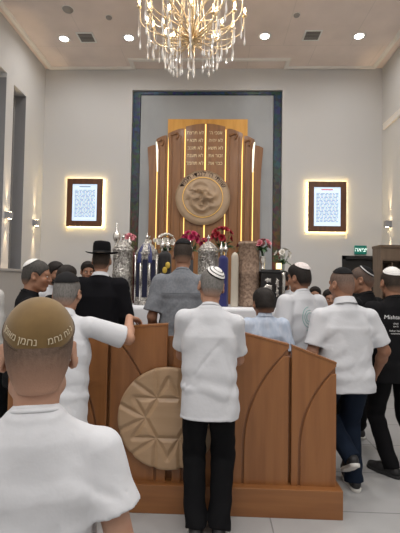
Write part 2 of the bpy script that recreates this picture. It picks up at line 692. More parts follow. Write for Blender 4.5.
# ---------------------------------------------------------------- ceiling fittings
def downlight(x, y, label, group=None, dim=1.0):
    t = empty('recessed_downlight', (x, y, ZC), label, 'ceiling light', group)
    MB().lathe([(0.075, -0.004), (0.10, -0.010), (0.112, -0.004), (0.112, 0.0), (0.075, 0.0)], n=28).build('trim_ring', M_white, t)
    MB().lathe([(0.001, -0.006), (0.076, -0.006), (0.076, -0.001), (0.001, -0.001)], n=28).build('lens', mat('lamp_lens', (1, 1, 1), .4, emit=((1.0, 0.93, 0.82), 18.0)), t)
    ld = bpy.data.lights.new('downlight_lamp', 'AREA')
    ld.shape = 'DISK'
    ld.size = 0.15
    ld.energy = DL_POWER * dim
    ld.spread = rad(165)
    ld.color = DL_COLOR
    lo = bpy.data.objects.new('downlight_lamp', ld)
    lo.location = (0, 0, -0.014)
    link(lo, t)


downlight(-2.76, 6.97, 'lit recessed downlight left of the air vent, nearest the left wall', dim=0.30)
downlight(-1.58, 6.95, 'lit recessed downlight between the left air vent and the chandelier', dim=0.30)
downlight(0.83, 6.92, 'lit recessed downlight between the chandelier and the right air vent', dim=0.30)
downlight(2.47, 6.93, 'lit recessed downlight right of the air vent, nearest the right wall', dim=0.30)
for y in (4.4, 1.9, -0.6, -3.0):
    for x in (-2.5, -0.9, 0.8, 2.45):
        downlight(x, y, 'lit recessed downlight in the ceiling nearer the camera', 'downlights out of view')


def vent(x, y, label):
    t = empty('air_vent', (x, y, ZC), label, 'air vent')
    w = MB()
    for a, b in (((-.15, -.15), (.15, -.125)), ((-.15, .125), (.15, .15)), ((-.15, -.125), (-.125, .125)), ((.125, -.125), (.15, .125))):
        w.box((*a, -.012), (*b, 0))
    w.build('frame', M_white, t)
    MB().box((-.125, -.125, -.003), (.125, .125, -.0005)).build('backing', mat('vent_dark', (0.10, 0.09, 0.085), .8), t)
    w = MB()
    for k in range(6):
        y0 = -.115 + k * .04
        w.box((-.125, y0, -.014), (.125, y0 + .004, -.004), M=Matrix.Translation((0, y0, -.009)) @ Matrix.Rotation(rad(35), 4, 'X') @ Matrix.Translation((0, -y0, .009)))
    w.build('louvres', mat('vent_slat', (0.35, 0.33, 0.31), .6), t)


vent(-2.34, 6.93, 'square slatted air vent in the ceiling between the two left downlights')
vent(1.65, 6.90, 'square slatted air vent in the ceiling between the two right downlights')
for x, y, lb in ((-2.40, 6.18, 'round grey ceiling speaker near the left cornice'), (-1.79, 6.38, 'tiny round detector in the ceiling left of the chandelier'), (1.27, 6.35, 'small round detector in the ceiling right of the chandelier')):
    big = x == -2.40
    r = .085 if big else .05
    t = empty('ceiling_speaker' if big else 'smoke_detector', (x, y, ZC), lb, 'speaker' if big else 'smoke detector')
    MB().lathe([(r, 0), (r, -.012), (r * .85, -.03), (r * .5, -.038), (.001, -.038)], n=24).build('grille' if big else 'cover', mat('detector_grey', (0.33, 0.31, 0.29), .6), t)
    MB().lathe([(r * 1.15, 0), (r * 1.15, -.006), (r, -.008), (r * .9, 0)], n=24).build('mounting_ring', M_trim, t)


def sconce(p, nx, label):
    """up/down wall lamp on a side wall; nx = direction off the wall"""
    t = empty('wall_sconce', p, label, 'wall lamp')
    w = MB()
    w.box((0, -.055, -.06), (nx * .02, .055, .06)).box((nx * .02, -.05, -.055), (nx * .10, .05, .055), bevel=.006)
    w.build('housing', mat('sconce_grey', (0.30, 0.30, 0.31), .5), t)
    for s, nm in ((1, 'upper_lens'), (-1, 'lower_lens')):
        MB().lathe([(.001, 0), (.03, 0), (.03, s * .004), (.001, s * .004)], c=(nx * .06, 0, s * .0555), n=16).build(nm, mat('sconce_lens', (1, 1, 1), .4, emit=((1.0, 0.75, 0.45), 25.0)), t)
        ld = bpy.data.lights.new('sconce_lamp', 'SPOT')
        ld.energy = SCONCE_POWER
        ld.color = (1.0, 0.72, 0.42)
        ld.spot_size = rad(25)
        ld.spot_blend = 0.7
        ld.shadow_soft_size = 0.012
        lo = bpy.data.objects.new('sconce_lamp', ld)
        lo.location = (nx * .045, 0, s * .063)
        lo.rotation_euler = (0, rad(180 if s > 0 else 0) + (-1 if s > 0 else 1) * nx * rad(0.5), 0)
        link(lo, t)


sconce((XL, 6.62, 2.66), 1, 'white up and down wall lamp between the two dark windows')
sconce((XL, 7.66, 2.68), 1, 'white up and down wall lamp on left wall near the far corner')
sconce((XR, 7.62, 2.73), -1, 'white up and down wall lamp above the bookcase on the right wall')

# chandelier
CH = Vector((-0.29, 4.5, 4.40))
ch = empty('chandelier', CH, 'large gold branching chandelier with candle bulbs and hanging crystals', 'chandelier')
M_champ = mat('champagne_metal', (0.74, 0.60, 0.40), 0.30, 1.0)
M_crystal = mat('crystal', (0.92, 0.90, 0.87), 0.10, spec=0.9, trans=0.3)
M_bulb = mat('candle_bulb', (1, .9, .7), .4, emit=((1.0, 0.72, 0.38), BULB_STRENGTH))
MB().tube([(0, 0, -.06), (0, 0, 1.46)], .014, 10).build('stem', M_champ, ch)
MB().lathe([(.001, 1.52), (.09, 1.52), (.085, 1.48), (.03, 1.45), (.02, 1.42), (.001, 1.42)], n=24).build('canopy', M_champ, ch)
MB().lathe([(.001, -.10), (.018, -.085), (.032, -.05), (.045, -.01), (.03, .03), (.022, .10), (.034, .13), (.02, .17), (.001, .18)], n=18).build('hub', M_champ, ch)


def bez(pts, n=22):
    P = [Vector(p) for p in pts]
    out = []
    k = len(P) - 1
    for i in range(n + 1):
        t = i / n
        q = P[:]
        for r in range(k, 0, -1):
            q = [q[j] * (1 - t) + q[j + 1] * t for j in range(r)]
        out.append(q[0])
    return out


def arm_mesh(R, rise, dip, up, r0):
    p = bez([(0.02, 0, 0), (R * .35, 0, -dip * 1.2), (R * .8, 0, -dip), (R * 1.12, 0, rise * .35), (R * .92, 0, rise), (R, 0, up)], 26)
    return p, [r0 * (1 - .45 * i / len(p)) for i in range(len(p))]


proto = {}
tiers = [(8, .34, .05, .10, .12, 0), (10, .50, .12, .09, .20, 18), (12, .61, .20, .02, .30, 8), (10, .52, .42, -.16, .56, 22), (8, .36, .60, -.34, .74, 0)]
drop_spots = []
for ti, (n, R, rise, dip, up, ph) in enumerate(tiers):
    pth, rr = arm_mesh(R, rise, dip, up, .0085)
    tip = pth[-1]
    am = cm = bm_ = None
    for k in range(n):
        a = rad(ph + 360 * k / n)
        if am is None:
            am = MB().tube(pth, rr, 7).build('arm', M_champ, ch)
            cm = MB().lathe([(.001, -.012), (.026, .0), (.03, .012), (.012, .012), (.010, .05), (.001, .05)], c=tip, n=12).build('candle_cup', M_champ, ch)
            bm_ = MB().lathe([(.001, .05), (.010, .052), (.014, .068), (.009, .092), (.001, .112)], c=tip, n=10).build('bulb', M_bulb, ch)
            A = (am, cm, bm_)
        else:
            A = tuple(o.copy() for o in (am, cm, bm_))
            for o in A:
                link(o, ch)
        for o in A: o.rotation_euler = (0, 0, a)
        for fr in (.30, .52, .75, 1.0):
            q = pth[int(fr * (len(pth) - 1))]
            drop_spots.append((q.x * math.cos(a), q.x * math.sin(a), q.z, ti))
# inner leaf-like scrolls around the hub
leafp = bez([(.01, 0, .0), (.10, 0, -.20), (.22, 0, -.06), (.20, 0, .22), (.05, 0, .30), (.16, 0, .55)], 22)
lm = None
for k in range(10):
    if lm is None: o = lm = MB().tube(leafp, [.008 - .005 * abs(i / 22 - .4) for i in range(len(leafp))], 6).build('scroll', M_champ, ch)
    else:
        o = lm.copy()
        link(o, ch)
    o.rotation_euler = (0, 0, rad(36 * k + 10))
rnd.shuffle(drop_spots)
drop_spots.sort(key=lambda s: s[3])
dm = None
for x, y, z, ti in drop_spots[:100]:
    rr_ = math.hypot(x, y)
    L = min(.34, max(.12, z - (-.33 + .55 * rr_ * rr_ + rnd.uniform(-.06, .05))))
    if dm is None:
        o = dm = MB().lathe([(.0022, 0), (.0022, -.10), (.006, -.112), (.0125, -.132), (.0115, -.145), (.001, -.155)], n=8).build('crystal_drop', M_crystal, ch)
    else:
        o = dm.copy()
        link(o, ch)
    o.location = (x, y, z - .008)
    o.scale = (1, 1, L / .155)
drops_bottom = None

# ---------------------------------------------------------------- the ark
AY = YB + .02
def ax_(px): return atY(px, 190, YB).x
def az_(py): return atY(205, py, YB).z


ark = empty('holy_ark', (-.2, AY, 0), 'carved wooden ark with glowing strips and round relief medallion', 'ark')
def ark_part(name, mb, m, parent=None):
    for v in mb.bm.verts: v.co -= Vector((-.2, AY, 0))
    return mb.build(name, m, parent or ark)


M_goldp = mat('gold_panel', (0.62, 0.33, 0.075), 0.42, 0.35, noise=((0.54, 0.27, 0.055), 3, (6, 6, .6), 5))
ark_part('gold_panel', MB().box((ax_(166.5), YB + .035, .95), (ax_(247), YB + .07, az_(118.5))), M_goldp)
ark_part('base_cabinet', MB().box((-1.35, YB - .30, 0), (.95, YB + .06, .95), bevel=.01), M_ark)
pil = [  # px left, px right, y top at inner, y top at outer, depth, flare px
    (185.0, 203.8, 124.5, 127.5, .10, 0), (168.8, 183.6, 129.0, 134.0, .075, 1.5), (157.5, 166.8, 135.5, 139.5, .055, 2.2), (149.0, 155.8, 145.0, 147.5, .04, 2.5)]
zb = .95
for side in (-1, 1):
    for i, (pl_, pr_, yi, yo, dep, fl) in enumerate(pil):
        c = 204.7
        xo, xi = (pl_, pr_) if side < 0 else (2 * c - pl_, 2 * c - pr_)
        zi, zo = az_(yi), az_(yo)
        Xo, Xi = ax_(xo), ax_(xi)
        fx = fl / 400 * YB * side
        pts = []
        for t in np.linspace(0, 1, 9):      # outer edge, flaring out towards the top
            z = zb + (zo - zb) * t
            pts.append((Xo + fx * max(0, (t - .72) / .28) ** 2, z))
        for t in np.linspace(0, 1, 7)[1:-1]:
            pts.append((Xo + fx + (Xi + fx * .55 - Xo - fx) * t, zo + (zi - zo) * math.sin(t * math.pi / 2)))
        for t in np.linspace(1, 0, 9):
            z = zb + (zi - zb) * t
            pts.append((Xi + fx * .55 * max(0, (t - .72) / .28) ** 2, z))
        mb = MB().prism(pts, -dep, lambda a, b, cc: Vector((a, YB + .05 + cc, b)))
        for off in ((-.32, .30) if i in (1, 2) else ()):       # fluting beads
            xm = (Xo + Xi) / 2 + (Xi - Xo) * off
            mb.tube([(xm, YB + .05 - dep, zb + .02), (xm, YB + .05 - dep, zi - .6), (xm + fx * .3, YB + .05 - dep, zi - .16)], .009, 6)
        p = ark_part('pilaster', mb, M_ark)
        if i in (1, 2):
            x_ = (Xo + Xi) / 2 + fx * .5
            mbs = MB().tube(bez([(x_ - abs(Xo - Xi) * .35, YB + .05 - dep, zo - .05), (x_, YB + .05 - dep - .02, zo + .02), (x_ + abs(Xo - Xi) * .35, YB + .05 - dep, zi - .10), (x_, YB + .05 - dep, zi - .22)], 12), .022, 6)
            ark_part('capital', mbs, M_ark)
    for i, (xs, dep, ty) in enumerate(((184.4, .085, 130), (167.7, .06, 137), (156.6, .045, 146))):
        xx = ax_(xs if side < 0 else 2 * 204.7 - xs)
        ark_part('light_strip', MB().box((xx - .0075, YB + .05 - dep, zb), (xx + .0075, YB + .052 - dep + .01, az_(ty))), M_strip)
ark_part('light_strip', MB().box((ax_(204.7) - .011, YB - .04, zb), (ax_(204.7) + .011, YB - .02, az_(125))), M_strip)
# added emissive pieces imitating the pale glow in the outer pilaster gaps
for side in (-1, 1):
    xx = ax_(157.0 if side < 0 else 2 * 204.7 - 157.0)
    ark_part('light_strip', MB().prism([(xx - .012, az_(172)), (xx + .012, az_(172)), (xx + .022 + side * .012, az_(150)), (xx + .012 + side * .03, az_(142)), (xx - .012 + side * .03, az_(142)), (xx - .022 + side * .012, az_(150))], .012, lambda q, b, c: Vector((q, YB - .006 + c, b))), mat('pale_gap_glow', (1, .95, .85), .5, emit=((1.0, .90, .68), .9)))
M_letter = mat('pale_gold_lettering', (0.85, 0.68, 0.42), 0.4, 0.2)
cols = [(he("אנכי ה'"), he('לא יהיה'), he('לא תשא'), he('זכור את'), he('כבד את')), (he('לא תרצח'), he('לא תנאף'), he('לא תגנב'), he('לא תענה'), he('לא תחמד'))]
for cx, rows in zip((215.0, 194.5), cols):
    for k, s_ in enumerate(rows):
        x0, z0 = ax_(cx), az_(133.8 + 7.55 * k)
        text_mesh(s_, .098, lambda v, x0=x0, z0=z0: Vector((x0 + .2 + v.x * .92, YB - .052 - v.z - AY, z0 + v.y)), M_letter, 'lettering', ark)
# medallion
MC = Vector((ax_(203), YB - .10, az_(198.5)))
MR = 27.2 / 400 * 8.05


def relief(x, y):
    """curling flame-like ridges inside the inner ring, unit disc -> height"""
    r = math.hypot(x, y)
    h = 0.0
    for (cx, cy, R0, a0, sp, dr) in ((-.15, -.1, .55, 0.4, .09, 1), (.25, .2, .45, 2.2, -.08, 1), (-.3, .35, .4, 4.0, .07, -1), (.1, -.45, .5, 1.0, .1, -1), (.45, -.1, .35, 3.1, .06, 1)):
        dx, dy = x - cx, y - cy
        a = math.atan2(dy, dx) + a0
        rr = math.hypot(dx, dy)
        ph = rr * 13 - dr * a * 2.0
        h += (0.5 + 0.5 * math.sin(ph * .8)) ** 2 * math.exp(-((rr - R0 * .6) / .36) ** 2)
    return h * max(0, 1 - (r / .98) ** 6)


def disc_pts(R, hf, nr, na):
    V = [(0, hf(0, 0), 0)]
    for i in range(1, nr + 1):
        for k in range(na):
            a = 2 * math.pi * k / na
            x, y = R * i / nr * math.cos(a), R * i / nr * math.sin(a)
            V.append((x, hf(x / R, y / R), y))
    return V


def disc_mesh(name, R, hf, nr, na, depth, m, parent, off):
    V = [Vector((x, -h, z)) + off for x, h, z in disc_pts(R, hf, nr, na)]
    bm = bmesh.new()
    vs = [bm.verts.new(v) for v in V]
    for k in range(na):
        bm.faces.new((vs[0], vs[1 + k], vs[1 + (k + 1) % na]))
    for i in range(nr - 1):
        for k in range(na):
            a, b = 1 + i * na + k, 1 + i * na + (k + 1) % na
            bm.faces.new((vs[a], vs[a + na], vs[b + na], vs[b]))
    rim = vs[1 + (nr - 1) * na:]
    bk = [bm.verts.new(v.co + Vector((0, depth, 0))) for v in rim]
    for k in range(na):
        bm.faces.new((rim[k], bk[k], bk[(k + 1) % na], rim[(k + 1) % na]))
    bm.faces.new(bk)
    for f in bm.faces: f.smooth = len(f.verts) == 4 or len(f.verts) == 3
    mb = MB()
    mb.bm.free()
    mb.bm = bm
    return mb.build(name, m, parent)


o3 = MC - Vector((-.2, AY, 0))
M_medal = mat('carved_pale_wood', (0.46, 0.335, 0.225), 0.5, noise=((0.40, 0.285, 0.185), 6, (1, 1, 1), 4))
med = disc_mesh('medallion', MR, lambda x, y: 0.0, 6, 96, .07, M_medal, ark, o3)
disc_mesh('relief', MR * .70, lambda x, y: .010 + .060 * relief(x, y), 44, 120, .01, M_medal, med, o3)
MB().lathe([(MR * .715, -.012), (MR * .74, -.012), (MR * .74, .018), (MR * .715, .018), (MR * .715, -.012)], n=72, c=o3, M=Matrix.Rotation(rad(90), 3, 'X')).build('inner_ring', mat('gold_ring_glow', (0.9, 0.6, 0.2), .35, .5, emit=((1.0, .6, .15), .15)), med)  # plain gold ring, its lit look put in as faint emission
MB().lathe([(MR * .985, -.01), (MR, -.01), (MR, .01), (MR * .985, .01), (MR * .985, -.01)], n=72, c=o3, M=Matrix.Rotation(rad(90), 3, 'X')).build('outer_ring', M_tan, med)


def arc_fn(v):
    R_ = MR * .865 + v.y
    a = math.pi / 2 - v.x / (MR * .865)
    return o3 + Vector((R_ * math.cos(a), -.004 - v.z, R_ * math.sin(a)))


text_mesh(he("שויתי ה' לנגדי תמיד"), .135, arc_fn, mat('dark_lettering', (0.07, 0.035, 0.02), .6), 'lettering', med, .004)


# ---------------------------------------------------------------- lit framed screens
def screen(x0, x1, z0, z1, label, red):
    cx, cz = (x0 + x1) / 2, (z0 + z1) / 2
    hw, hh = (x1 - x0) / 2, (z1 - z0) / 2
    t = empty('framed_screen', (cx, YB, cz), label, 'screen', 'lit prayer screens')
    b = .110
    w = MB()
    for lo, hi in (((-hw, -hh), (hw, -hh + b)), ((-hw, hh - b), (hw, hh)), ((-hw, -hh + b), (-hw + b, hh - b)), ((hw - b, -hh + b), (hw, hh - b))):
        w.box((lo[0], -.10, lo[1]), (hi[0], -.045, hi[1]))
    w.build('frame', M_frame, t)
    sc_ = MB().box((-hw + b, -.085, -hh + b), (hw - b, -.05, hh - b)).build('screen', mat('lit_screen', (.7, .8, .9), .3, emit=((0.56, 0.74, 0.94), .74)), t)
    ink = mat('screen_ink', (0.10, 0.12, 0.16), .6, emit=((.34, .42, .52), .66))
    w = MB()
    r = random.Random(int(red) + 5)
    n = 21
    for k in range(n):
        z = hh - b - .12 - k * (2 * hh - 2 * b - .18) / n
        x = -hw + b + .045
        while x < hw - b - .06:
            L = r.uniform(.03, .085)
            w.box((x, -.0862, z - .008), (min(x + L, hw - b - .04), -.0855, z + .007))
            x += L + .018
    w.build('text_lines', ink, sc_)
    MB().box((-hw * .32, -.0864, hh - b - .062), (hw * .32, -.0855, hh - b - .038)).build('heading', mat('screen_red', (.6, .1, .1), .6, emit=((.6, .25, .25), .45)) if red else ink, sc_)
    w = MB()
    q = .004
    for lo, hi in (((-hw + q, -hh + q), (hw - q, -hh + q + .02)), ((-hw + q, hh - q - .02), (hw - q, hh - q)), ((-hw + q, -hh + q), (-hw + q + .02, hh - q)), ((hw - q - .02, -hh + q), (hw - q, hh - q))):
        w.box((lo[0], -.042, lo[1]), (hi[0], -.012, hi[1]))
    w.build('light_strip', M_halo, t)
    w = MB().box((-hw + .06, -.05, -hh + .06), (hw - .06, 0, hh - .06))
    w.build('back_box', M_black, t)


screen(-2.98, -2.26, 2.66, 3.62, 'lit screen of Hebrew text in wooden frame on the left of the ark', False)
screen(1.84, 2.58, 2.61, 3.60, 'lit screen of Hebrew text in wooden frame on the right of the ark', True)

# exit sign
ex = atY(360, 250, YB)
es = empty('exit_sign', (ex.x, YB - .03, ex.z), 'small green lit exit sign with Hebrew letters above the black door', 'sign')
MB().box((-.115, -.02, -.085), (.115, .03, .085), bevel=.006).build('panel', mat('exit_green', (0.0, 0.14, 0.10), .4, emit=((0.0, .22, .16), .25)), es)
text_mesh(he('יציאה'), .115, lambda v: Vector((v.x * .95, -.0215 - v.z, v.y)), mat('exit_white', (.9, 1, .95), .4, emit=((.75, 1, .92), .9)), 'lettering', es)

# bookcase by the right wall, with a small dim green lettered plate
bc = empty('bookcase', (2.98, 6.6, 0), 'brown wooden bookcase standing by the right wall', 'bookcase')
M_bc = wood('bookcase_wood', (0.155, 0.105, 0.068), (0.12, 0.08, 0.052), 'z', .5)
BX0, BX1, BT = -.27, .27, 2.20
w = MB()
for x in (BX0, BX1 - .03): w.box((x, -.0, 0), (x + .03, .34, BT))
w.box((BX0, .32, 0), (BX1, .34, BT))
w.box((BX0 - .01, -.02, BT), (BX1, .34, BT + .04)).box((BX0 + .03, .0, BT - .20), (BX1 - .03, .025, BT))
w.build('carcass', M_bc, bc)
for z in (.08, .5, .85, 1.2, 1.55, BT - .22):
    MB().box((BX0 + .03, .01, z), (BX1 - .03, .32, z + .022)).build('shelf', M_bc, bc)
MB().box((-.08, .03, .11), (-.06, .32, BT - .24)).build('divider', M_bc, bc)
books_cols = [(.10, .02, .02), (.02, .04, .10), (.05, .03, .02), (.08, .07, .05), (.02, .06, .04)]
for zi, z in enumerate((1.572, 1.222)):
    x = 2.98 - .045
    k = 0
    while x < 2.98 + .2:
        wd = rnd.uniform(.028, .045)
        hgt = rnd.uniform(.20, .27)
        ci = rnd.randrange(5)
        b = MB().box((0, 0, 0), (wd - .002, .17, hgt), bevel=.003).build('book', mat('book_cover_%d' % ci, books_cols[ci], .6))
        b.location = (x, 6.68, z)
        tag(b, 'dark bound book on the %s bookcase shelf by the right wall' % ('upper' if zi == 0 else 'second'), 'book', 'books on the %s bookcase shelf' % ('upper' if zi == 0 else 'second'))
        x += wd
        k += 1
sg = MB().box((3.06, 6.565, 2.04), (3.2, 6.579, 2.15)).build('green_plate', mat('plate_dim_green', (0.06, 0.11, 0.10), .4))
tag(sg, 'small dim green lettered plate on the front of the bookcase', 'sign')
text_mesh(he('יציאה'), .06, lambda v: Vector((3.13 + v.x, 6.564 - v.z, 2.095 + v.y)), mat('plate_pale', (.35, .42, .40), .5), 'lettering', sg)

# ---------------------------------------------------------------- curved wooden screen (podium front)
PX, PY = -.30, 2.865
pod = empty('podium_screen', (PX, PY, 0), 'long oak podium screen of slanted-top panels with round star medallion', 'podium')
def ptop(u): return 1.293 - .18 * u * u


PAN = [(.022, .430), (.452, .840), (.860, 1.172)]
for side in (-1, 1):
    for u0, u1 in PAN:
        z0, z1 = ptop(u0), ptop(u1)
        wd = u1 - u0
        xg = u0 + wd * .18
        zm = .42
        gp = .008

        def gx(z):
            t = max(0, (z - zm) / (z1 - .03 - zm))
            return xg + (u1 - .004 - xg) * t ** 2.3

        ga = [(gx(z), z) for z in np.linspace(.12, z1 - .035, 26)]
        inner = [(u0, .12)] + [(x - gp, z) for x, z in ga] + [(u1, z1 - .02), (u1, z1), (u0, z0)]
        outer = [(x + gp, z) for x, z in ga if x + gp < u1 - .004]
        outer = outer + [(u1, outer[-1][1]), (u1, .12)]
        mb = MB()
        for pts in (inner, outer):
            pts = [(side * a, b) for a, b in pts]
            mb.prism(pts, .03, lambda a, b, c: Vector((a, -.0 + c, b)))
        bmesh.ops.recalc_face_normals(mb.bm, faces=mb.bm.faces)
        es_ = [e for e in mb.bm.edges if len(e.link_faces) == 2 and e.calc_face_angle(0) > .9 and all(abs(v.co.y) < 1e-5 for v in e.verts)]
        bmesh.ops.bevel(mb.bm, geom=es_, offset=.0045, segments=2, affect='EDGES', profile=.5)
        p = mb.build('panel', M_wood, pod)
        # backing of the groove
        bk = [(u0 + .004, .12), (u1 - .004, .12), (u1 - .004, z1 - .004), (u0 + .004, z0 - .004)]
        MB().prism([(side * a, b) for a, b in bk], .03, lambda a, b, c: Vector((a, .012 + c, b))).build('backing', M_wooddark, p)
        a, b = Vector((side * u0, -.004, z0)), Vector((side * u1, -.004, z1))
        n_ = Vector((0, 0, 1))
        mb = MB()
        mb.prism([(side * u0, z0), (side * u1, z1), (side * u1, z1 + .012), (side * u0, z0 + .012)], .062, lambda a, b, c: Vector((a, -.004 + c, b)))
        mb.build('top_edge', M_woodx, p)
    # lower rear boards seen in the gaps
rp = [(u, ptop(u) - .085) for u in np.linspace(-1.165, 1.165, 25)]
MB().prism([(-1.165, .1)] + rp + [(1.165, .1)], .03, lambda a, b, c: Vector((a, .05 + c, b))).build('rear_board', M_wood, pod)
MB().box((-1.20, -.055, 0), (1.205, .16, .195), bevel=.004).build('plinth', M_woodx, pod)


def seg_d(p, a, b):
    ax, ay = a
    bx, by = b
    dx, dy = bx - ax, by - ay
    t = max(0, min(1, ((p[0] - ax) * dx + (p[1] - ay) * dy) / (dx * dx + dy * dy)))
    return math.hypot(p[0] - ax - t * dx, p[1] - ay - t * dy)


SR = .78
tri = [[(SR * math.cos(rad(a0 + 120 * k)), SR * math.sin(rad(a0 + 120 * k))) for k in range(3)] for a0 in (90, 270)]
SEGS = [(t[k], t[(k + 1) % 3]) for t in tri for k in range(3)]
for k in range(6):
    a = 60 * k
    for s in (-1, 1):
        SEGS.append(((.50 * math.cos(rad(a + 3 * s)), .50 * math.sin(rad(a + 3 * s))), (1.02 * math.cos(rad(a + 15 * s)), 1.02 * math.sin(rad(a + 15 * s)))))


def star_h(x, y):
    d = min(seg_d((x, y), a, b) for a, b in SEGS)
    r = math.hypot(x, y)
    h = .017 * min(1, d / .075) ** 0.8
    return .013 + h - .006 * max(0, (r - .96) / .04)


disc_mesh('star_medallion', .354, star_h, 90, 300, .03, M_tan, pod, Vector((-.005, -.022, .648)))

# ---------------------------------------------------------------- reading table with its cloth, scroll cases and flowers
TZ = 1.325
tb = empty('reading_table', (-.2, 4.66, .17), 'raised reading table under a white cloth on the platform', 'table')
MB().box((-1.12, -.31, 1.115), (1.12, .31, 1.148), bevel=.004).build('tabletop', M_woodx, tb)
for sx in (-1, 1):
    for sy in (-1, 1):
        MB().box((sx * 1.05 - .035, sy * .25 - .035, 0), (sx * 1.05 + .035, sy * .25 + .035, 1.115)).build('leg', M_wood, tb)


def cloth(u, v):
    # u around the rim, v from the middle outwards and down the drop
    a = u * 2 * math.pi
    hx, hy = 1.135, .325
    c, s = math.cos(a), math.sin(a)
    e = .18
    bx, by = math.copysign(abs(c) ** e, c), math.copysign(abs(s) ** e, s)
    if v < .4:
        k = v / .4
        return Vector((bx * hx * k, by * hy * k, TZ))
    k = (v - .4) / .6
    fold = math.sin(a * 46) * .014 * k + math.sin(a * 19 + 1) * .012 * k
    return Vector((bx * (hx + fold + .02 * k), by * (hy + fold + .02 * k), TZ - .002 - .42 * k))


tc_ = MB().grid(cloth, 240, 22, closeu=True).build('tablecloth', M_cloth)
tc_.location = (-.2, 4.66, 0)
tag(tc_, 'white cloth draped over the raised reading table', 'tablecloth')


def finial(mb, c, h, r):
    """silver rimon: stem, crown bulb and tip"""
    x, y, z = c
    mb.lathe([(r * .35, 0), (r * .3, h * .12), (r * .55, h * .18), (r * .25, h * .26), (r * .8, h * .38), (r, h * .50), (r * .8, h * .62), (r * .35, h * .70), (r * .45, h * .76), (r * .2, h * .84), (r * .12, h), (.001, h)], c=c, n=14)


def tik(name, px, y, hw, py_bot, py_sh, py_top, label, m, style):
    p0 = atY(px, py_bot, y)
    zb_ = TZ + .002
    zs = atY(px, py_sh, y).z - zb_
    zt = atY(px, py_top, y).z - zb_
    t = empty(name, (p0.x, y, zb_), label, 'Torah scroll case')
    r = hw
    if style in ('round', 'flat'):
        MB().lathe([(r * .95, 0), (r * 1.06, .0), (r * 1.06, .03), (r, .045), (r, zs * .48), (r * 1.05, zs * .5), (r * 1.05, zs * .54), (r, zs * .56), (r, zs - .03), (r * 1.07, zs - .02), (r * 1.07, zs)], n=32).build('case', m, t)
    else:
        n = 8
        MB().lathe([(r * 1.08, 0), (r * 1.08, .03), (r, .045), (r, zs - .03), (r * 1.09, zs - .02), (r * 1.09, zs)], n=n, M=Matrix.Rotation(rad(22.5), 3, 'Z')).build('case', m, t)
        for k in range(8):
            a = rad(45 * k + 22.5)
            MB().tube([(r * 1.01 * math.cos(a), r * 1.01 * math.sin(a), .045), (r * 1.01 * math.cos(a), r * 1.01 * math.sin(a), zs - .03)], .011, 8).build('corner_column', M_silver2, t)
            a2 = a + rad(22.5)
            if style == 'panel':
                q = r * math.cos(rad(22.5)) + .002
                R2 = Matrix.Rotation(a2, 4, 'Z')
                MB().box((q - .002, -r * .22, .09), (q + .004, r * .22, zs - .08), M=R2).build('velvet_panel', mat('navy_velvet', (.012, .014, .04), .9), t)
    if style != 'flat':
        MB().lathe([(r * 1.0, zs), (r * .92, zs + (zt - zs) * .12), (r * .62, zs + (zt - zs) * .38), (r * .30, zs + (zt - zs) * .58), (r * .16, zs + (zt - zs) * .66), (.001, zs + (zt - zs) * .67)], n=24).build('dome', M_silver, t)
        mb = MB()
        finial(mb, (0, 0, zs + (zt - zs) * .64), (zt - zs) * .36 + .03, .022)
        mb.build('finial', M_silver2, t)
    return t, zs, zt, r


t, zs, zt, r = tik('scroll_case', 122, 4.62, .115, 302, 249, 236, 'round silver scroll case at the left end of the table', M_silver, 'round')
mb = MB()
finial(mb, (-.085, .02, zs - .02), .33, .045)
finial(mb, (.07, .02, zs), .15, .03)
mb.build('crown_finials', M_silver2, t)
t, zs, zt, r = tik('scroll_case', 146, 4.60, .130, 302, 253, 235, 'eight-sided silver scroll case with dark panels and a blue ribbon', M_silver, 'panel')
rb = MB()
for s in (-1, 1):
    def rf(u, v, s=s):
        b_ = bez([(s * .02, -.045, zt - .10), (s * .05, -r * .75, zs + .06), (s * .065, -r * 1.12, zs - .01), (s * .06, -r * 1.14, zs - .12)], 16)[int(round(v * 16))]
        return b_ + Vector(((u - .5) * .05 * (.5 + .5 * v), -.008 * math.sin(u * 9 + v * 4), 0))
    rb.grid(rf, 5, 16)
rb.build('ribbon', mat('blue_satin', (.012, .02, .11), .4), t)
t, zs, zt, r = tik('scroll_case', 207.5, 4.62, .118, 302, 250, 237, 'domed silver scroll case between the grey shirt man and the blue mantle', M_silver, 'round')
M_broc = mat('beige_brocade', (0.36, 0.255, 0.185), 0.85, 0.0, noise=((0.16, 0.10, 0.07), 34, (1, 1, 1), 3), bump=(60, .6, .01))
t, zs, zt, r = tik('scroll_case', 248.5, 4.62, .120, 308, 243, 241, 'tall beige brocade covered scroll case right of the blue mantle', M_broc, 'flat')
MB().lathe([(r * 1.05, zs), (r * 1.0, zs + .012), (.001, zs + .02)], n=28).build('lid', M_broc, t)


def mantle(px, y, py_top, hw, label, m, fold=9, finials=True, hd=None, band=None):
    p = atY(px, py_top, y)
    h = p.z - TZ - .002
    t = empty('scroll_mantle', (p.x, y, TZ + .002), label, 'Torah mantle')
    hd = hd or hw * .7

    def f(u, v):
        a = u * 2 * math.pi
        k = 1 + .10 * (1 - v) * math.sin(a * fold) + .06 * (1 - v)
        if v > .9: k *= math.sqrt(max(0, 1 - ((v - .9) / .1) ** 2)) * .95 + .05
        return Vector((hw * k * math.cos(a), hd * k * math.sin(a), h * min(1, v * 1.0)))
    MB().grid(f, 72, 30, closeu=True).build('mantle', m, t)
    if band:
        for s in (-.5, .1, .55):
            MB().sphere((s * hw, -hd * 1.0, h * (.62 + .2 * s)), .03, 10, 7, (1, .35, 1.3)).build('embroidery', band, t)
    if finials:
        for s in (-1, 1):
            mb = MB()
            finial(mb, (s * hw * .45, 0, h - .02), .17, .03)
            mb.build('finial', M_silver2, t)
    return t


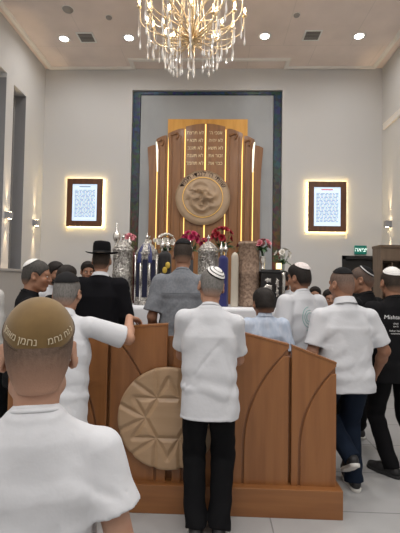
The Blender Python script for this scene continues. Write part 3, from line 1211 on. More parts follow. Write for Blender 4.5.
M_red = mat('maroon_velvet', (0.09, 0.012, 0.018), .85, sheen=.4)
M_navy = mat('blue_velvet', (0.016, 0.018, 0.12), .8, sheen=.4)
M_blkv = mat('black_velvet', (0.014, 0.013, 0.014), .85, sheen=.2)
M_cream = mat('cream_satin', (0.50, 0.45, 0.37), .45)
mantle(133.5, 4.82, 252, .05, 'maroon velvet mantle between the two left silver scroll cases', M_red, finials=False)
mantle(165, 4.66, 251, .075, 'black mantle with yellow embroidery left of the grey shirt man', M_blkv, band=mat('yellow_thread', (.55, .38, .05), .6))
mantle(223.5, 4.52, 255, .055, 'royal blue velvet mantle behind the striped skullcap', M_navy, fold=5)
mantle(235.0, 4.50, 252, .040, 'narrow cream satin sash hanging beside the beige brocade case', M_cream, fold=4, finials=False)
mantle(188, 4.52, 254, .06, 'dark grey mantle behind the black skullcap', mat('grey_velvet', (.06, .06, .065), .8), finials=True)

# black cabinet with silver emblems at the table's right end
bp = atY(270, 302, 4.56)
bk = empty('scroll_cabinet', (bp.x, 4.56, TZ + .002), 'black cabinet with silver emblems at the right end of the table', 'cabinet')
bh = atY(268, 273, 4.58).z - TZ
MB().box((-.115, -.09, 0), (.115, .09, bh), bevel=.006).build('body', mat('black_lacquer', (.012, .011, .011), .3), bk)
MB().box((-.125, -.10, bh), (.125, .10, bh + .02), bevel=.004).box((-.10, -.08, bh + .02), (.10, .08, bh + .035)).build('top', M_black, bk)
for x, z, sx, sz in ((-.035, bh - .085, .032, .022), (-.035, bh - .165, .045, .032), (-.03, bh - .25, .03, .03), (.065, bh - .12, .016, .055), (.065, bh - .22, .014, .04)):
    mb = MB().sphere((x, -.092, z), 1.0, 14, 8, (sx, .006, sz))
    for k in range(5):
        a = rad(36 + 72 * k)
        mb.sphere((x + sx * math.cos(a), -.092, z + sz * math.sin(a)), .008, 8, 6, (1, .6, 1))
    mb.build('emblem', M_silver2, bk)
ca = atY(278.5, 271, 4.56)
cd = empty('memorial_candle', (ca.x, 4.55, TZ + .002 + bh + .035), 'small glowing square candle lamp on the black cabinet', 'candle')
MB().box((-.027, -.027, 0), (.027, .027, .075), bevel=.004).build('glass', mat('candle_glow', (1, .9, .6), .4, emit=((1.0, .78, .36), 1.6)), cd)
MB().box((-.032, -.032, -.0), (.032, .032, .008)).build('base', M_gold, cd)


# flowers
def rose(mb, c, r, d):
    c, d = Vector(c), Vector(d).normalized()
    M = d.to_track_quat('Z', 'Y').to_matrix()
    for ring, (n, op, L) in enumerate(((3, .15, .7), (5, .55, .85), (6, 1.0, 1.0))):
        for k in range(n):
            a = 2 * math.pi * (k + .4 * ring) / n

            def f(u, v, a=a, op=op, L=L, n=n):
                ang = a + (u - .5) * (2.6 * math.pi / n)
                rad_ = r * (.12 + op * .85 * v ** .7) * (1 - .18 * (2 * u - 1) ** 2)
                z = r * L * (v * (1.0 - .45 * op * v)) * (1 - .25 * (2 * u - 1) ** 2)
                return c + M @ Vector((rad_ * math.cos(ang), rad_ * math.sin(ang), z - .35 * r))
            mb.grid(f, 4, 4)
    return mb


def bouquet(c, R, n, m, fr, label, vase_h, seed, vase_m=None, leafy=14, up=.35, name='flower_bouquet'):
    r = random.Random(seed)
    x, y, z0, zc = c
    t = empty(name, (x, y, z0), label, 'flowers')
    hh = zc - z0
    MB().lathe([(.03, 0), (.034, .004), (.022, .02), (.026, vase_h * .4), (.036, vase_h * .75), (.028, vase_h * .93), (.034, vase_h), (.028, vase_h), (.02, vase_h * .6), (.001, vase_h * .55)], n=18).build('vase', vase_m or M_silver2, t)
    st, lf = MB(), MB()
    pos = []
    for k in range(n):
        for _ in range(30):
            a, b = r.uniform(0, 6.28), r.uniform(-.35, 1)
            q = math.sqrt(1 - min(1, b * b))
            p = Vector((R * q * math.cos(a), R * .8 * q * math.sin(a), hh + R * .85 * b))
            if all((p - o).length > fr * 1.25 for o in pos): break
        pos.append(p)
        st.tube([(0, 0, vase_h * .7), (p.x * .3, p.y * .3, vase_h + (p.z - vase_h) * .5), (p.x * .95, p.y * .95, p.z - fr * .3)], .003, 5)
    st.build('stems', M_leaf, t)
    for k in range(leafy):
        a = r.uniform(0, 6.28)
        el = r.uniform(-.3, .7)
        d = Vector((math.cos(a), math.sin(a), el)).normalized()
        s = d.cross(Vector((0, 0, 1))).normalized()
        o = Vector((0, 0, vase_h + (hh - vase_h) * .45))
        L = R * r.uniform(1.0, 1.45)
        wd = r.uniform(.018, .03)
        lf.grid(lambda u, v: o + d * (L * v) + s * (wd * (u - .5) * 2 * math.sin(math.pi * min(.98, v * .9 + .08))) + Vector((0, 0, .03 * math.sin(v * 3) - .012 * abs(u - .5))), 2, 6)
    lf.build('leaves', M_leaf, t)
    for p in pos:
        d = Vector((p.x, p.y - .02, (p.z - hh) + R * up))
        rose(MB(), (0, 0, 0), fr, d).build('bloom', m, t).location = p
    return t


M_rose = mat('crimson_petal', (0.30, 0.008, 0.02), .6)
M_rose2 = mat('magenta_petal', (0.42, 0.02, 0.09), .6)
M_pink = mat('pink_petal', (0.62, 0.22, 0.26), .6)
M_wpet = mat('white_petal', (0.75, 0.72, 0.66), .6)
def fpos(px, py, y, zb=None):
    p = atY(px, py, y)
    return (p.x, y, TZ + .002 if zb is None else zb, p.z)


bouquet(fpos(191, 238, 4.84), .10, 12, M_rose2, .046, 'magenta roses rising behind the black skullcap', .5, 1)
bouquet(fpos(222, 236, 4.80), .125, 14, M_rose, .046, 'large bunch of crimson roses behind the domed silver case', .55, 2)
bouquet(fpos(205, 243, 4.90), .06, 5, M_rose2, .036, 'small bunch of bright red flowers beside the domed silver case', .5, 3)
bouquet(fpos(241, 245, 4.80), .05, 5, mat('dark_rose', (.12, .012, .02), .6), .036, 'dark red blooms behind the top of the beige brocade case', .5, 4)
bouquet(fpos(166, 241, 4.84), .10, 13, M_wpet, .042, 'round bunch of white blooms left of the black skullcap', .5, 5, leafy=8)
bouquet(fpos(129, 239, 4.86), .075, 8, M_pink, .036, 'pale pink blooms behind the left silver cases', .5, 6)
bouquet(fpos(152, 241, 4.90), .07, 7, M_wpet, .034, 'white blooms behind the eight-sided silver case', .5, 7, leafy=6)
bz = TZ + .002 + bh + .035
bouquet(fpos(263, 245, 4.56, bz), .075, 9, M_pink, .048, 'pink roses in silver vase on the black cabinet', .15, 8, leafy=12)
bouquet(fpos(283, 254, 4.84), .085, 6, M_wpet, .04, 'white flowers with dark leaves right of the black cabinet', .40, 9, leafy=16)


# ---------------------------------------------------------------- people
from mathutils.bvhtree import BVHTree


def skin(name, c):
    return mat('skin_' + name, c, 0.52, sss=0.06, noise=((c[0] * .86, c[1] * .78, c[2] * .74), 14, (1, 1, 1), 3), spec=.4)


SK_LIGHT = skin('light', (0.42, 0.245, 0.17))
SK_MID = skin('mid', (0.40, 0.225, 0.15))
SK_TAN = skin('tan', (0.30, 0.155, 0.095))


def hair_mat(name, c, sk):
    m = mat('hair_' + name, c, 0.65, noise=((c[0] * .6, c[1] * .6, c[2] * .6), 120, (1, 1, .5), 3), bump=(220, .5, .003), spec=.25)
    nt = m.node_tree
    b = nt.nodes['Principled BSDF']
    if not nt.nodes.get('fade'):
        src = b.inputs['Base Color'].links[0].from_socket
        at = nt.nodes.new('ShaderNodeAttribute')
        at.name = 'fade'
        at.attribute_name = 'fade'
        mx = nt.nodes.new('ShaderNodeMix')
        mx.data_type = 'RGBA'
        mx.inputs['A'].default_value = (*sk, 1)
        nt.links.new(at.outputs['Fac'], mx.inputs['Factor'])
        nt.links.new(src, mx.inputs['B'])
        nt.links.new(mx.outputs['Result'], b.inputs['Base Color'])
    return m


def fabric(name, c, rough=.9, b=(90, .15, .0015), sheen=0.0, noise=None):
    return mat('fabric_' + name, c, rough, bump=b, spec=.25 if c[0] > .05 else .1, sheen=sheen, noise=noise)


M_tee = fabric('white_cotton', (0.55, 0.56, 0.585), b=(11, .5, .011))
M_tee2 = fabric('cream_cotton', (0.52, 0.51, 0.49))
M_blackcot = fabric('black_cotton', (0.009, 0.009, 0.010))
M_blacksuit = fabric('black_suit', (0.008, 0.008, 0.010))
M_denim = fabric('dark_denim', (0.010, 0.016, 0.030), b=(160, .4, .002))
M_blacktr = fabric('black_trousers', (0.007, 0.007, 0.008))
M_greycot = fabric('grey_marl', (0.15, 0.162, 0.18), noise=((0.19, 0.20, 0.22), 60, (1, 1, 1), 4))
M_blueshirt = fabric('pale_blue_shirt', (0.40, 0.47, 0.58), noise=((0.50, 0.55, 0.64), 50, (1, 1, .2), 3))
M_eyew = mat('eye_white', (.7, .68, .65), .2)
M_eyed = mat('eye_dark', (.02, .012, .008), .15)
M_sole = mat('white_sole', (0.62, 0.61, 0.58), .6)
M_soleb = mat('black_sole', (0.02, 0.02, 0.02), .7)
M_shoe = mat('black_shoe', (0.013, 0.013, 0.014), .55, bump=(120, .2, .002))
M_hairw = mat('cord_white', (.7, .7, .68), .8)


def ik(a, b, l1, l2, pole):
    a, b, pole = _v(a), _v(b), _v(pole)
    d = b - a
    D = np.linalg.norm(d)
    mxl = (l1 + l2) * .995
    if D > mxl:
        d = d * (mxl / D)
        b = a + d
        D = mxl
    u = d / D
    x = (l1 * l1 - l2 * l2 + D * D) / (2 * D)
    h = math.sqrt(max(l1 * l1 - x * x, 0))
    p = pole - u * (pole @ u)
    p = p / (np.linalg.norm(p) + 1e-9)
    return a + u * x + p * h, b


def unit(v):
    v = _v(v)
    return v / (np.linalg.norm(v) + 1e-9)


def hand_prims(W, Fd, N, side, s, curl):
    Fd = unit(Fd)
    N = unit(_v(N) - Fd * (_v(N) @ Fd))
    T = np.cross(N, Fd) * (-1 if side > 0 else 1)      # thumb side
    out = []
    for o, ln in ((.028, .078), (.010, .083), (-.009, .080), (-.027, .072)):
        kn = W + (Fd * ln + T * o) * s
        out.append((cap(W + (Fd * .005 + T * o * .55) * s, .0135 * s, kn, .0115 * s), .012 * s, '+'))
    for o, ln, L, r in ((.029, .078, (.036, .024, .019), .0092), (.010, .083, (.041, .027, .020), .0096), (-.010, .080, (.038, .025, .019), .0090), (-.028, .072, (.030, .019, .017), .0080)):
        p = W + (Fd * ln + T * o) * s
        a = curl[0]
        dr = unit(Fd + T * o * 2.0)
        for j, l in enumerate(L):
            ang = rad(a)
            dd = dr * math.cos(ang) + N * math.sin(ang)
            q = p + dd * l * s
            out.append((cap(p, r * s * (1 - .1 * j), q, r * s * (.92 - .12 * j)), .003, '+'))
            p = q
            a += curl[1]
    p = W + (Fd * .022 + T * .022) * s
    dd = unit(Fd * .62 + T * .70 + N * .30)
    q = p + dd * .042 * s
    out.append((cap(p, .0155 * s, q, .0115 * s), .010 * s, '+'))
    d2 = unit(Fd * .85 + T * .30 + N * .35)
    q2 = q + d2 * .032 * s
    out.append((cap(q, .0108 * s, q2, .0095 * s), .004, '+'))
    q3 = q2 + unit(Fd * .95 + T * .1 + N * .35) * .022 * s
    out.append((cap(q2, .0096 * s, q3, .0075 * s), .003, '+'))
    return out


def person(label, x, y, z0, H, yaw=0.0, girth=1.0, belly=0.0, lean=0.0, roll=0.0, twist=0.0, head=(0, 0, 0), hs=None,
           arms=None, feet=None, sk=SK_MID, skc=(0.40, 0.225, 0.15), hair=None, kip=None, bscale=1.0, top=None, legs=None, shoes=None,
           beard=None, hat=None, res=.010, group=None, face=False, hands=True, necks=1.0, shoulder_up=(0, 0)):
    t = empty('person', (x, y, z0), label, 'person', group, rad(yaw))
    s = H / 1.75 * bscale
    hs = hs or (H / 1.75) ** .45
    fz = .0 if not arms else 0
    P0 = _v((0, 0, .93 * s))
    Rt = rot('Z', twist) @ rot('Y', roll) @ rot('X', -lean)
    def tp(a, b, c): return P0 + Rt @ (_v((a, b, c)) * s)
    Rh = rot('Z', head[1]) @ rot('Y', head[2]) @ rot('X', -head[0])
    nt_ = tp(0, .012, .60 * necks)
    hc = _v((nt_[0], nt_[1], nt_[2])) + Rh @ (_v((0, .012, .088)) * hs)
    topz = hc[2] + .123 * hs
    dz = H - topz                      # bring the crown to the wanted height
    hc = hc + _v((0, 0, dz)) * (1 if abs(dz) < .12 else 0)
    def hp(a, b, c): return hc + Rh @ (_v((a, b, c)) * hs)
    def world2loc(p):
        d = Vector(p) - Vector((x, y, z0))
        return _v(Matrix.Rotation(-rad(yaw), 3, 'Z') @ d)

    gx = .5 + .5 * girth
    sh, el, wr, hd = {}, {}, {}, {}
    A = arms or {}
    for sd in (-1, 1):
        up = shoulder_up[0 if sd < 0 else 1] - .010
        sh[sd] = tp(sd * .178 * gx, -.012, .468 + up)
        a = A.get(sd, {})
        if 'world' in a: W = world2loc(a['world'])
        else: W = _v(a.get('w', (sd * .27 * gx, .06, .84))) * s
        el[sd], wr[sd] = ik(sh[sd], W, .29 * s, .262 * s, _v(a.get('pole', (sd * .35, -1, -.15))))
        hd[sd] = (a.get('dir'), a.get('n', (-sd, .15, 0)), a.get('curl', (22, 24)))
    kn, an, ft = {}, {}, {}
    for sd in (-1, 1):
        f = (feet or {}).get(sd, {})
        fx, fy, fzz = f.get('p', (sd * .10, 0.0, 0.0))
        fyaw, fp = f.get('yaw', -sd * 9), f.get('pitch', 0)
        Rf = rot('Z', fyaw) @ rot('X', -fp)
        toe = _v((fx, fy, 0)) * 1.0 + rot('Z', fyaw) @ _v((0, .13 * s, .015))
        base = toe + Rf @ _v((0, -.13 * s, -.015)) + _v((0, 0, fzz))
        ft[sd] = (base, Rf)
        ankle = base + Rf @ _v((0, -.015, .085 * s))
        hip = P0 + _v((sd * .088 * s * gx, 0, -.03 * s))
        kn[sd], an[sd] = ik(hip, ankle, .445 * s, .425 * s, _v((sd * .12, 1, 0)))
    # ---------------- body
    B = []
    g = girth
    B.append((loft(P0, Rt, [(-.10 * s, 0, -.005, .135 * s * g, .095 * s), (.0, 0, 0, .145 * s * g, .10 * s), (.13 * s, 0, .0, .135 * s * g, .09 * s), (.28 * s, 0, 0, .145 * s * g, .10 * s), (.40 * s, 0, -.005, .15 * s * g, .10 * s), (.46 * s, 0, -.01, .11 * s * g, .065 * s), (.51 * s, 0, -.012, .05 * s, .042 * s)], 2.2), 0, '+'))
    B.append((cap(tp(0, -.02, .50), .057 * s * (.6 + .4 * g), hp(0, -.022, -.055), .054 * hs * (.6 + .4 * g)), .03, '+'))
    for sd in (-1, 1):
        B.append((cap(tp(sd * .03, -.018, .50), .026 * s, sh[sd] - _v((0, 0, .012 * s)), .034 * s), .02, '+'))
        B.append((cap(sh[sd] - _v((0, 0, .008 * s)), .044 * s * gx, el[sd], .039 * s * gx), .02, '+'))
        B.append((cap(el[sd], .039 * s * gx, el[sd] * .65 + wr[sd] * .35, .038 * s * gx), .02, '+'))
        B.append((cap(el[sd] * .65 + wr[sd] * .35, .038 * s * gx, wr[sd], .026 * s), .02, '+'))
        if hands:
            fd = unit(wr[sd] - el[sd]) if hd[sd][0] is None else unit(hd[sd][0])
            B.extend(hand_prims(wr[sd], fd, hd[sd][1], sd, s * .97, hd[sd][2]))
        hip = P0 + _v((sd * .088 * s * gx, 0, -.03 * s))
        B.append((cap(hip, .075 * s * gx, kn[sd], .050 * s), .02, '+'))
        B.append((cap(kn[sd], .048 * s, an[sd], .034 * s), .02, '+'))
        b0, Rf = ft[sd]
        B.append((cap(b0 + Rf @ _v((0, -.04, .045)) * s, .032 * s, b0 + Rf @ _v((0, .12, .03)) * s, .024 * s), .02, '+'))
    HP = head_prims(hp, Rh, hs)
    B.extend(HP)
    zh = [(hc[i] - .13 * hs, hc[i] + .13 * hs, min(res, .0055)) for i in range(3)]
    zones = [[zh[0]], [zh[1]], [zh[2]]]
    if hands == 'fine':
        for sd in (-1, 1):
            if sd in A and A[sd].get('fine'):
                for i in range(3): zones[i].append((wr[sd][i] - .12, wr[sd][i] + .12, .0045))
    body = sdf('body', B, sk, t, res, zones)
    # ---------------- hair
    if hair:
        hm = hair_mat(hair['name'], hair['c'], skc)
        th = hair.get('t', .006) * hs
        C = [(ell(hp(0, -.012, .035), _v((.077, .098, .088)) * hs + th, Rh), 0, '+'),
             (ell(hp(0, -.040, -.020), _v((.062, .068, .065)) * hs + th, Rh), .03, '+'),
             (cap(hp(0, -.045, -.03), .048 * hs + th, hp(0, -.040, -.075), .047 * hs + th * .4), .03, '+')]
        ht = hair.get('top', 0)
        if ht:
            C.append((ell(hp(0, .01, .075), _v((.066, .078, .05)) * hs + ht, Rh), .03, '+'))
        zl_y = _v([-.20, -.085, -.055, -.035, -.018, .002, .018, .030, .040, .055, .070, .082, .095]) * hs
        lo = hair.get('nape', -.085)
        zl_z = _v([lo, lo, lo + .005, -.035, .018, .028, .012, -.012, .018, .042, .055, .064, .30]) * hs
        bald = hair.get('front', 0.0)

        def clip(P):
            q = (P - hc) @ Rh
            d = np.interp(q[..., 1], zl_y, zl_z) - q[..., 2]
            return d * .7
        C.append(((clip, None, None), .006, 'x'))

        def fade(V):
            q = (V - hc) @ Rh
            z = q[:, 2] / hs
            f0, f1 = hair.get('fade', (-.09, -.03))
            return np.clip((z - f0) / (f1 - f0), 0, 1) * hair.get('cover', 1.0)
        sdf('hair', C, hm, t, min(res, .0055 if res < .009 else .007), disp=(lambda P: .0025 * hs * snoise(P, (90, 90, 60), 2)) if hair.get('rough') else None, attr={'fade': fade})
    if beard:
        bm_ = hair_mat(beard['name'] + '_beard', beard['c'], skc)
        C = [(ell(hp(0, .030, -.060), _v((.064, .070, .070)) * hs, Rh), 0, '+'), (ell(hp(0, .072, -.105), _v((.038, .032, .040)) * hs, Rh), .02, '+'),
             (ell(hp(0, .090, -.047), _v((.030, .016, .010)) * hs, Rh), .01, '+')]

        def clipb(P):
            q = (P - hc) @ Rh / hs
            return (q[..., 2] - np.interp(q[..., 1], [-.02, .02, .04, .08, .1], [-.02, -.02, -.055, -.042, -.040])) * hs * .7
        C.append(((clipb, None, None), .006, 'x'))
        C.append((half(hp(0, .005, 0), Rh @ _v((0, -1, 0))), .005, 'x'))
        C.append((ell(hp(0, .110, -.066), _v((.022, .022, .010)) * hs, Rh), .006, '-'))
        sdf('beard', C, bm_, t, min(res, .007), disp=lambda P: .003 * snoise(P, (110, 110, 60), 4), attr={'fade': lambda V: np.ones(len(V))})
    if face:
        for sd in (-1, 1):
            e = MB().sphere(hp(sd * .031, .0765, .005), .0105 * hs, 14, 10).build('eye', M_eyew, t)
            MB().sphere(hp(sd * .031, .0822, .005), .0058 * hs, 12, 8, (1, 1, 1)).build('iris', M_eyed, e)
            MB().tube([hp(sd * .014, .0985, .024), hp(sd * .03, .097, .030), hp(sd * .046, .086, .025)], [.0025 * hs, .003 * hs, .0015 * hs], 6).build('eyebrow', bpy.data.materials[('hair_' + hair['name'])], t)
        MB().grid(lambda u, v: Vector(hp((u - .5) * .042, .0935 - .30 * abs(u - .5) ** 2 * .12 + .003 * math.sin(v * math.pi), -.066 + (v - .5) * .014)), 8, 4).build('lips', mat('lips', (skc[0] * .85, skc[1] * .62, skc[2] * .62), .5), t)
    # ---------------- clothes
    if top:
        m = top['m']
        e = top.get('ease', 0.0)
        hem = top.get('hem', -.14)
        bl = belly
        w0 = top.get('w', 1.0)
        rows = [(hem, 0, .004 + bl * .3, .178 * g * w0 + e * 1.2, .126 + bl * .6 + e), (hem + .08, 0, .004 + bl * .4, .178 * g * w0 + e, .125 + bl * .7 + e), (.10, 0, .006 + bl * .5, .172 * g + e, .122 + bl * .7 + e * .8),
                (.25, 0, .004 + bl * .2, .176 * g + e * .7, .124 + bl * .3 + e * .5), (.36, 0, -.004, .178 * (g + gx) / 2 + e * .4, .122 + e * .3), (.43, 0, -.010, .160 * gx, .104), (.49, 0, -.016, .120 * gx, .084), (.525, 0, -.018, .078, .070), (.545, 0, -.018, .060, .056)]
        rows = [(a * s, b * s, c * s, d_ * s, f_ * s) for a, b, c, d_, f_ in rows]
        C = [(loft(P0, Rt, rows, 2.35), 0, '+')]
        C.append((cap(tp(0, -.022, .49), .080 * s * (.5 + .5 * g), tp(0, -.016, .545), .0655 * s * (.5 + .5 * g)), .035 * s, '+'))
        slv = top.get('sleeve', .66)
        sr = top.get('sr', .066)
        sleeves = []
        cuffs = []
        for sd in (-1, 1):
            C.append((cap(tp(sd * .045, -.018, .522), .034 * s, sh[sd] + _v((0, 0, .002)), .052 * s * gx), .035 * s, '+'))
            d1 = unit(el[sd] - sh[sd])
            L1 = np.linalg.norm(el[sd] - sh[sd])
            if slv <= 1:
                end = sh[sd] + d1 * L1 * slv
                fl = top.get('flare', .006)
                f_, l_, h_ = cap(sh[sd], sr * s * gx, end + d1 * .02, (sr + fl) * s * gx)

                def ff(P, f_=f_, end=end, d1=d1): return np.maximum(f_(P), (P - end) @ d1)
                C.append(((ff, l_, h_), .016 * s, '+'))
                cuffs.append((end, d1))
                sleeves.append((cap(end - d1 * .025, (sr + fl * .6 - .013) * s * gx, end + d1 * .05, (sr + fl - .013) * s * gx), .003, '-'))
            else:
                C.append((cap(sh[sd], sr * s * gx, el[sd], (sr - .012) * s * gx), .035 * s, '+'))
                d2 = unit(wr[sd] - el[sd])
                L2 = np.linalg.norm(wr[sd] - el[sd])
                end = el[sd] + d2 * L2 * (slv - 1)
                f_, l_, h_ = cap(el[sd], (sr - .012) * s * gx, end + d2 * .02, (sr - .025) * s)

                def ff(P, f_=f_, end=end, d2=d2): return np.maximum(f_(P), (P - end) @ d2)
                C.append(((ff, l_, h_), .012 * s, '+'))
                sleeves.append((cap(end - d2 * .02, (sr - .034) * s, end + d2 * .05, (sr - .032) * s), .003, '-'))
        C.extend(sleeves)
        # hollow the hem
        hr = [(hem - .03, 0, rows[0][2] / s, rows[0][3] / s - .018, rows[0][4] / s - .018), (hem + .02, 0, rows[0][2] / s, rows[0][3] / s - .018, rows[0][4] / s - .018)]
        C.append((loft(P0, Rt, [(a * s, b * s, c * s, d_ * s, f_ * s) for a, b, c, d_, f_ in hr], 2.35), .004, '-'))
        fo = top.get('folds', 1.0) * 1.35
        sdv = top.get('seed', 0)

        def disp(P):
            q = (P - P0) @ Rt / s
            k = np.clip((.42 - q[..., 2]) / .5, .12, 1.0)
            d = snoise(q, (20, 20, 4.5), sdv) * .0042 * k + snoise(q + q[..., [2, 0, 1]] * .7, (9, 9, 9), sdv + 3) * .0055 * k
            # pulled folds running from the armpits down across the back
            u = np.abs(q[..., 0]) * 26 + q[..., 2] * 30 + snoise(q, (6, 6, 6), sdv) * 1.2
            wgt = np.exp(-((q[..., 2] - .30) / .14) ** 2) * np.clip(np.abs(q[..., 0]) / .12, 0, 1)
            d = d + np.sin(u) * .0028 * wgt
            u2 = q[..., 2] * 52 + snoise(q, (8, 8, 5), sdv + 1) * 2.2
            d = d + np.sin(u2) * .0030 * np.exp(-((q[..., 2] - .04) / .10) ** 2)
            n1 = snoise(q + .25 * q[..., [2, 0, 1]], (8, 8, 10), sdv + 5)
            n2 = snoise(q - .3 * q[..., [2, 1, 0]], (12, 12, 7), sdv + 9)
            d = d + snoise(q, (34, 34, 7), sdv + 2) * .0016 * k
            d = d - (np.exp(-(n1 / .16) ** 2) * .0036 + np.exp(-(n2 / .14) ** 2) * .0030) * np.clip((.47 - q[..., 2]) / .15, 0, 1)
            d = d * np.clip((q[..., 2] - hem) / .05, .25, 1)
            for e_, u_ in cuffs:
                v_ = P - e_
                t_ = v_ @ u_
                rr = np.linalg.norm(v_ - t_[..., None] * u_, axis=-1)
                d = np.where(rr < .14, d * np.clip(np.abs(t_) / .05, .1, 1), d)
            return np.minimum(-d * fo, .010 if fo > 2 else .007) * s
        garment = sdf(top.get('name', 'shirt'), C, m, t, res * .9, disp=disp)
        ck = top.get('collar', 'crew')
        Rc = Rt @ rot('X', -16)
        if ck == 'crew':
            pts = [tp(0, -.012, .560) + Rc @ (_v((math.cos(a) * .0635, math.sin(a) * .0635, 0)) * s * (.5 + .5 * g)) for a in np.linspace(0, 2 * math.pi, 33)]
            MB().tube(pts, .0065 * s, 8).build('neck_band', m, garment)
        else:
            ch_ = top.get('ch', .034)
            cm = top.get('cm', m)

            def cf(u, v):
                a = u * 2 * math.pi
                r0 = [(.064, ch_ * .0), (.061, ch_ * .6), (.062, ch_), (.066, ch_ * 1.08), (.071, ch_ * .8), (.079, ch_ * .05), (.083, -ch_ * .35)]
                i = min(int(v * 6), 5)
                f = v * 6 - i
                r = r0[i][0] * (1 - f) + r0[i + 1][0] * f
                z = r0[i][1] * (1 - f) + r0[i + 1][1] * f
                return Vector(tp(0, -.016, .548) + Rc @ (_v((math.cos(a) * r, math.sin(a) * r * .95, z)) * s * (.45 + .55 * g)))
            MB().grid(cf, 36, 12, closeu=True).build('collar', cm, garment)
    else: garment = None
    if legs:
        m = legs['m']
        lr = legs.get('r', 1.0)
        C = [(loft(P0, rot('Z', 0), [(-.13 * s, 0, 0, .155 * s * g, .112 * s), (-.02 * s, 0, 0, .160 * s * g, .118 * s + belly * .3), (.07 * s, 0, 0, .150 * s * g, .108 * s + belly * .4), (.09 * s, 0, 0, .148 * s * g, .106 * s)], 2.3), 0, '+')]
        for sd in (-1, 1):
            hip = P0 + _v((sd * .088 * s * gx, 0, -.05 * s))
            C.append((cap(hip, .086 * s * gx, kn[sd], .072 * s * lr), .02, '+'))
            dn = unit(an[sd] - kn[sd])
            end = an[sd] + dn * .028 * s
            f_, l_, h_ = cap(kn[sd], .072 * s * lr, end, .064 * s * lr)

            def ff(P, f_=f_, end=end, dn=dn): return np.maximum(f_(P), (P - end) @ dn)
            C.append(((ff, l_, h_), .02, '+'))

        def dispT(P):
            q = P / s
            kz = np.exp(-((q[..., 2] - .50) / .10) ** 2) * .6 + np.exp(-((q[..., 2] - .13) / .09) ** 2) + np.exp(-((q[..., 2] - .82) / .07) ** 2) * .5 + .25
            u = q[..., 2] * 48 + snoise(q, (14, 14, 9), 5) * 2.6
            return -(np.sin(u) * .0042 * kz + snoise(q, (16, 16, 6), 8) * .004) * s
        sdf('trousers', C, m, t, res, disp=dispT)
    if shoes:
        for sd in (-1, 1):
            b0, Rf = ft[sd]
            def fpnt(a, b, c): return b0 + Rf @ (_v((a, b, c)) * s)
            out = [(cap(fpnt(0, -.060, .050), .036 * s, fpnt(0, .07, .046), .040 * s), 0, '+'), (cap(fpnt(.0, .07, .044), .043 * s, fpnt(0, .155, .034), .035 * s), .02, '+'), (cap(fpnt(0, -.035, .06), .038 * s, fpnt(0, -.02, .105), .040 * s), .03, '+')]
            sh_ = sdf('shoe', out + [(half(fpnt(0, 0, .018), Rf @ _v((0, 0, -1))), 0, 'x')], shoes['m'], t, .006)
            so = [(cap(fpnt(0, -.062, .02), .040 * s, fpnt(0, .07, .02), .043 * s), 0, '+'), (cap(fpnt(.0, .07, .02), .046 * s, fpnt(0, .157, .02), .039 * s), .02, '+'),
                  (half(fpnt(0, 0, .0), Rf @ _v((0, 0, -1))), 0, 'x'), (half(fpnt(0, 0, shoes.get('sole_h', .026)), Rf @ _v((0, 0, 1))), 0, 'x')]
            sdf('sole', so, shoes['sole'], sh_, .006)
            if shoes.get('laces'):
                mb = MB()
                for k in range(4):
                    mb.tube([fpnt(-.022, .045 + .018 * k, .084 - .006 * k), fpnt(0, .05 + .018 * k, .091 - .006 * k), fpnt(.022, .045 + .018 * k, .084 - .006 * k)], .0035, 6)
                mb.build('laces', M_hairw, sh_)
    # ---------------- head wear
    hth = (hair or {}).get('t', .006) * hs
    if (hair or {}).get('top'): hth += hair['top'] * .6
    er = _v((.077, .098, .088)) * hs

    def capf(phi, psi, off, tilt, side=0.0):
        ax3 = unit((math.sin(rad(side)), -math.sin(rad(tilt)), math.cos(rad(tilt))))
        e1 = unit(np.cross(ax3, (0, 1, 0))) * -1
        e1 = unit(np.cross((0, 1, 0), ax3))
        e2 = np.cross(ax3, e1)
        d = ax3 * math.cos(phi) + (e1 * math.cos(psi) + e2 * math.sin(psi)) * math.sin(phi)
        r = 1 / math.sqrt(float(((d / (er + off)) ** 2).sum()))
        return hc + Rh @ (_v((0, -.012, .035)) * hs + d * r)
    if kip:
        th = rad(kip['size'])
        tilt = kip.get('tilt', 30)
        off0 = hth + kip.get('off', .003)
        bulge = kip.get('bulge', .004)
        rings = kip.get('rings')
        nv = 24
        ms = kip['m'] if isinstance(kip['m'], list) else [kip['m']]

        def kf(u, v):
            if v <= 1: off = off0 + .003 + bulge * max(0, math.cos(v * math.pi / 2)) + (.0016 * math.cos(v * 40) if kip.get('knit') else 0)
            else: off = off0 - .002
            ph = th * min(v, 2 - v if v > 1 else v)
            return Vector(capf(max(ph, .01), u * 2 * math.pi, off, tilt, kip.get('side', 0)))

        mi = 0
        if rings:
            def mi(i, j): return rings[min(int(j / nv * len(rings)), len(rings) - 1)] if j < nv else 0
        mb = MB()
        mb.grid(lambda u, v: kf(u, v * (1 + 2 / nv)), 56, nv + 2, closeu=True, mi=mi)
        ko = mb.build('skullcap', ms, t)
        if kip.get('text'):
            for txt, a0 in kip['text']:
                def tf(v, a0=a0):
                    R_ = .088
                    ph = th - rad(15) + (-v.y) / R_ * 1.0
                    psi = rad(a0) + v.x / (R_ * math.sin(th - rad(11)))
                    return Vector(capf(ph, psi, off0 + .005 + bulge * max(0, math.cos(ph / th * math.pi / 2)) + v.z, tilt))
                text_mesh(he(txt), .0185, tf, mat('cream_embroidery', (.55, .47, .33), .7), 'embroidered_lettering', ko, .0006, sub=1)
        if kip.get('rim'):
            pts = [capf(th * .985, a, off0 + .0035, tilt) for a in np.linspace(0, 2 * math.pi, 49)]
            MB().tube(pts, .0028, 6).build('rim_band', kip['rim'], ko)
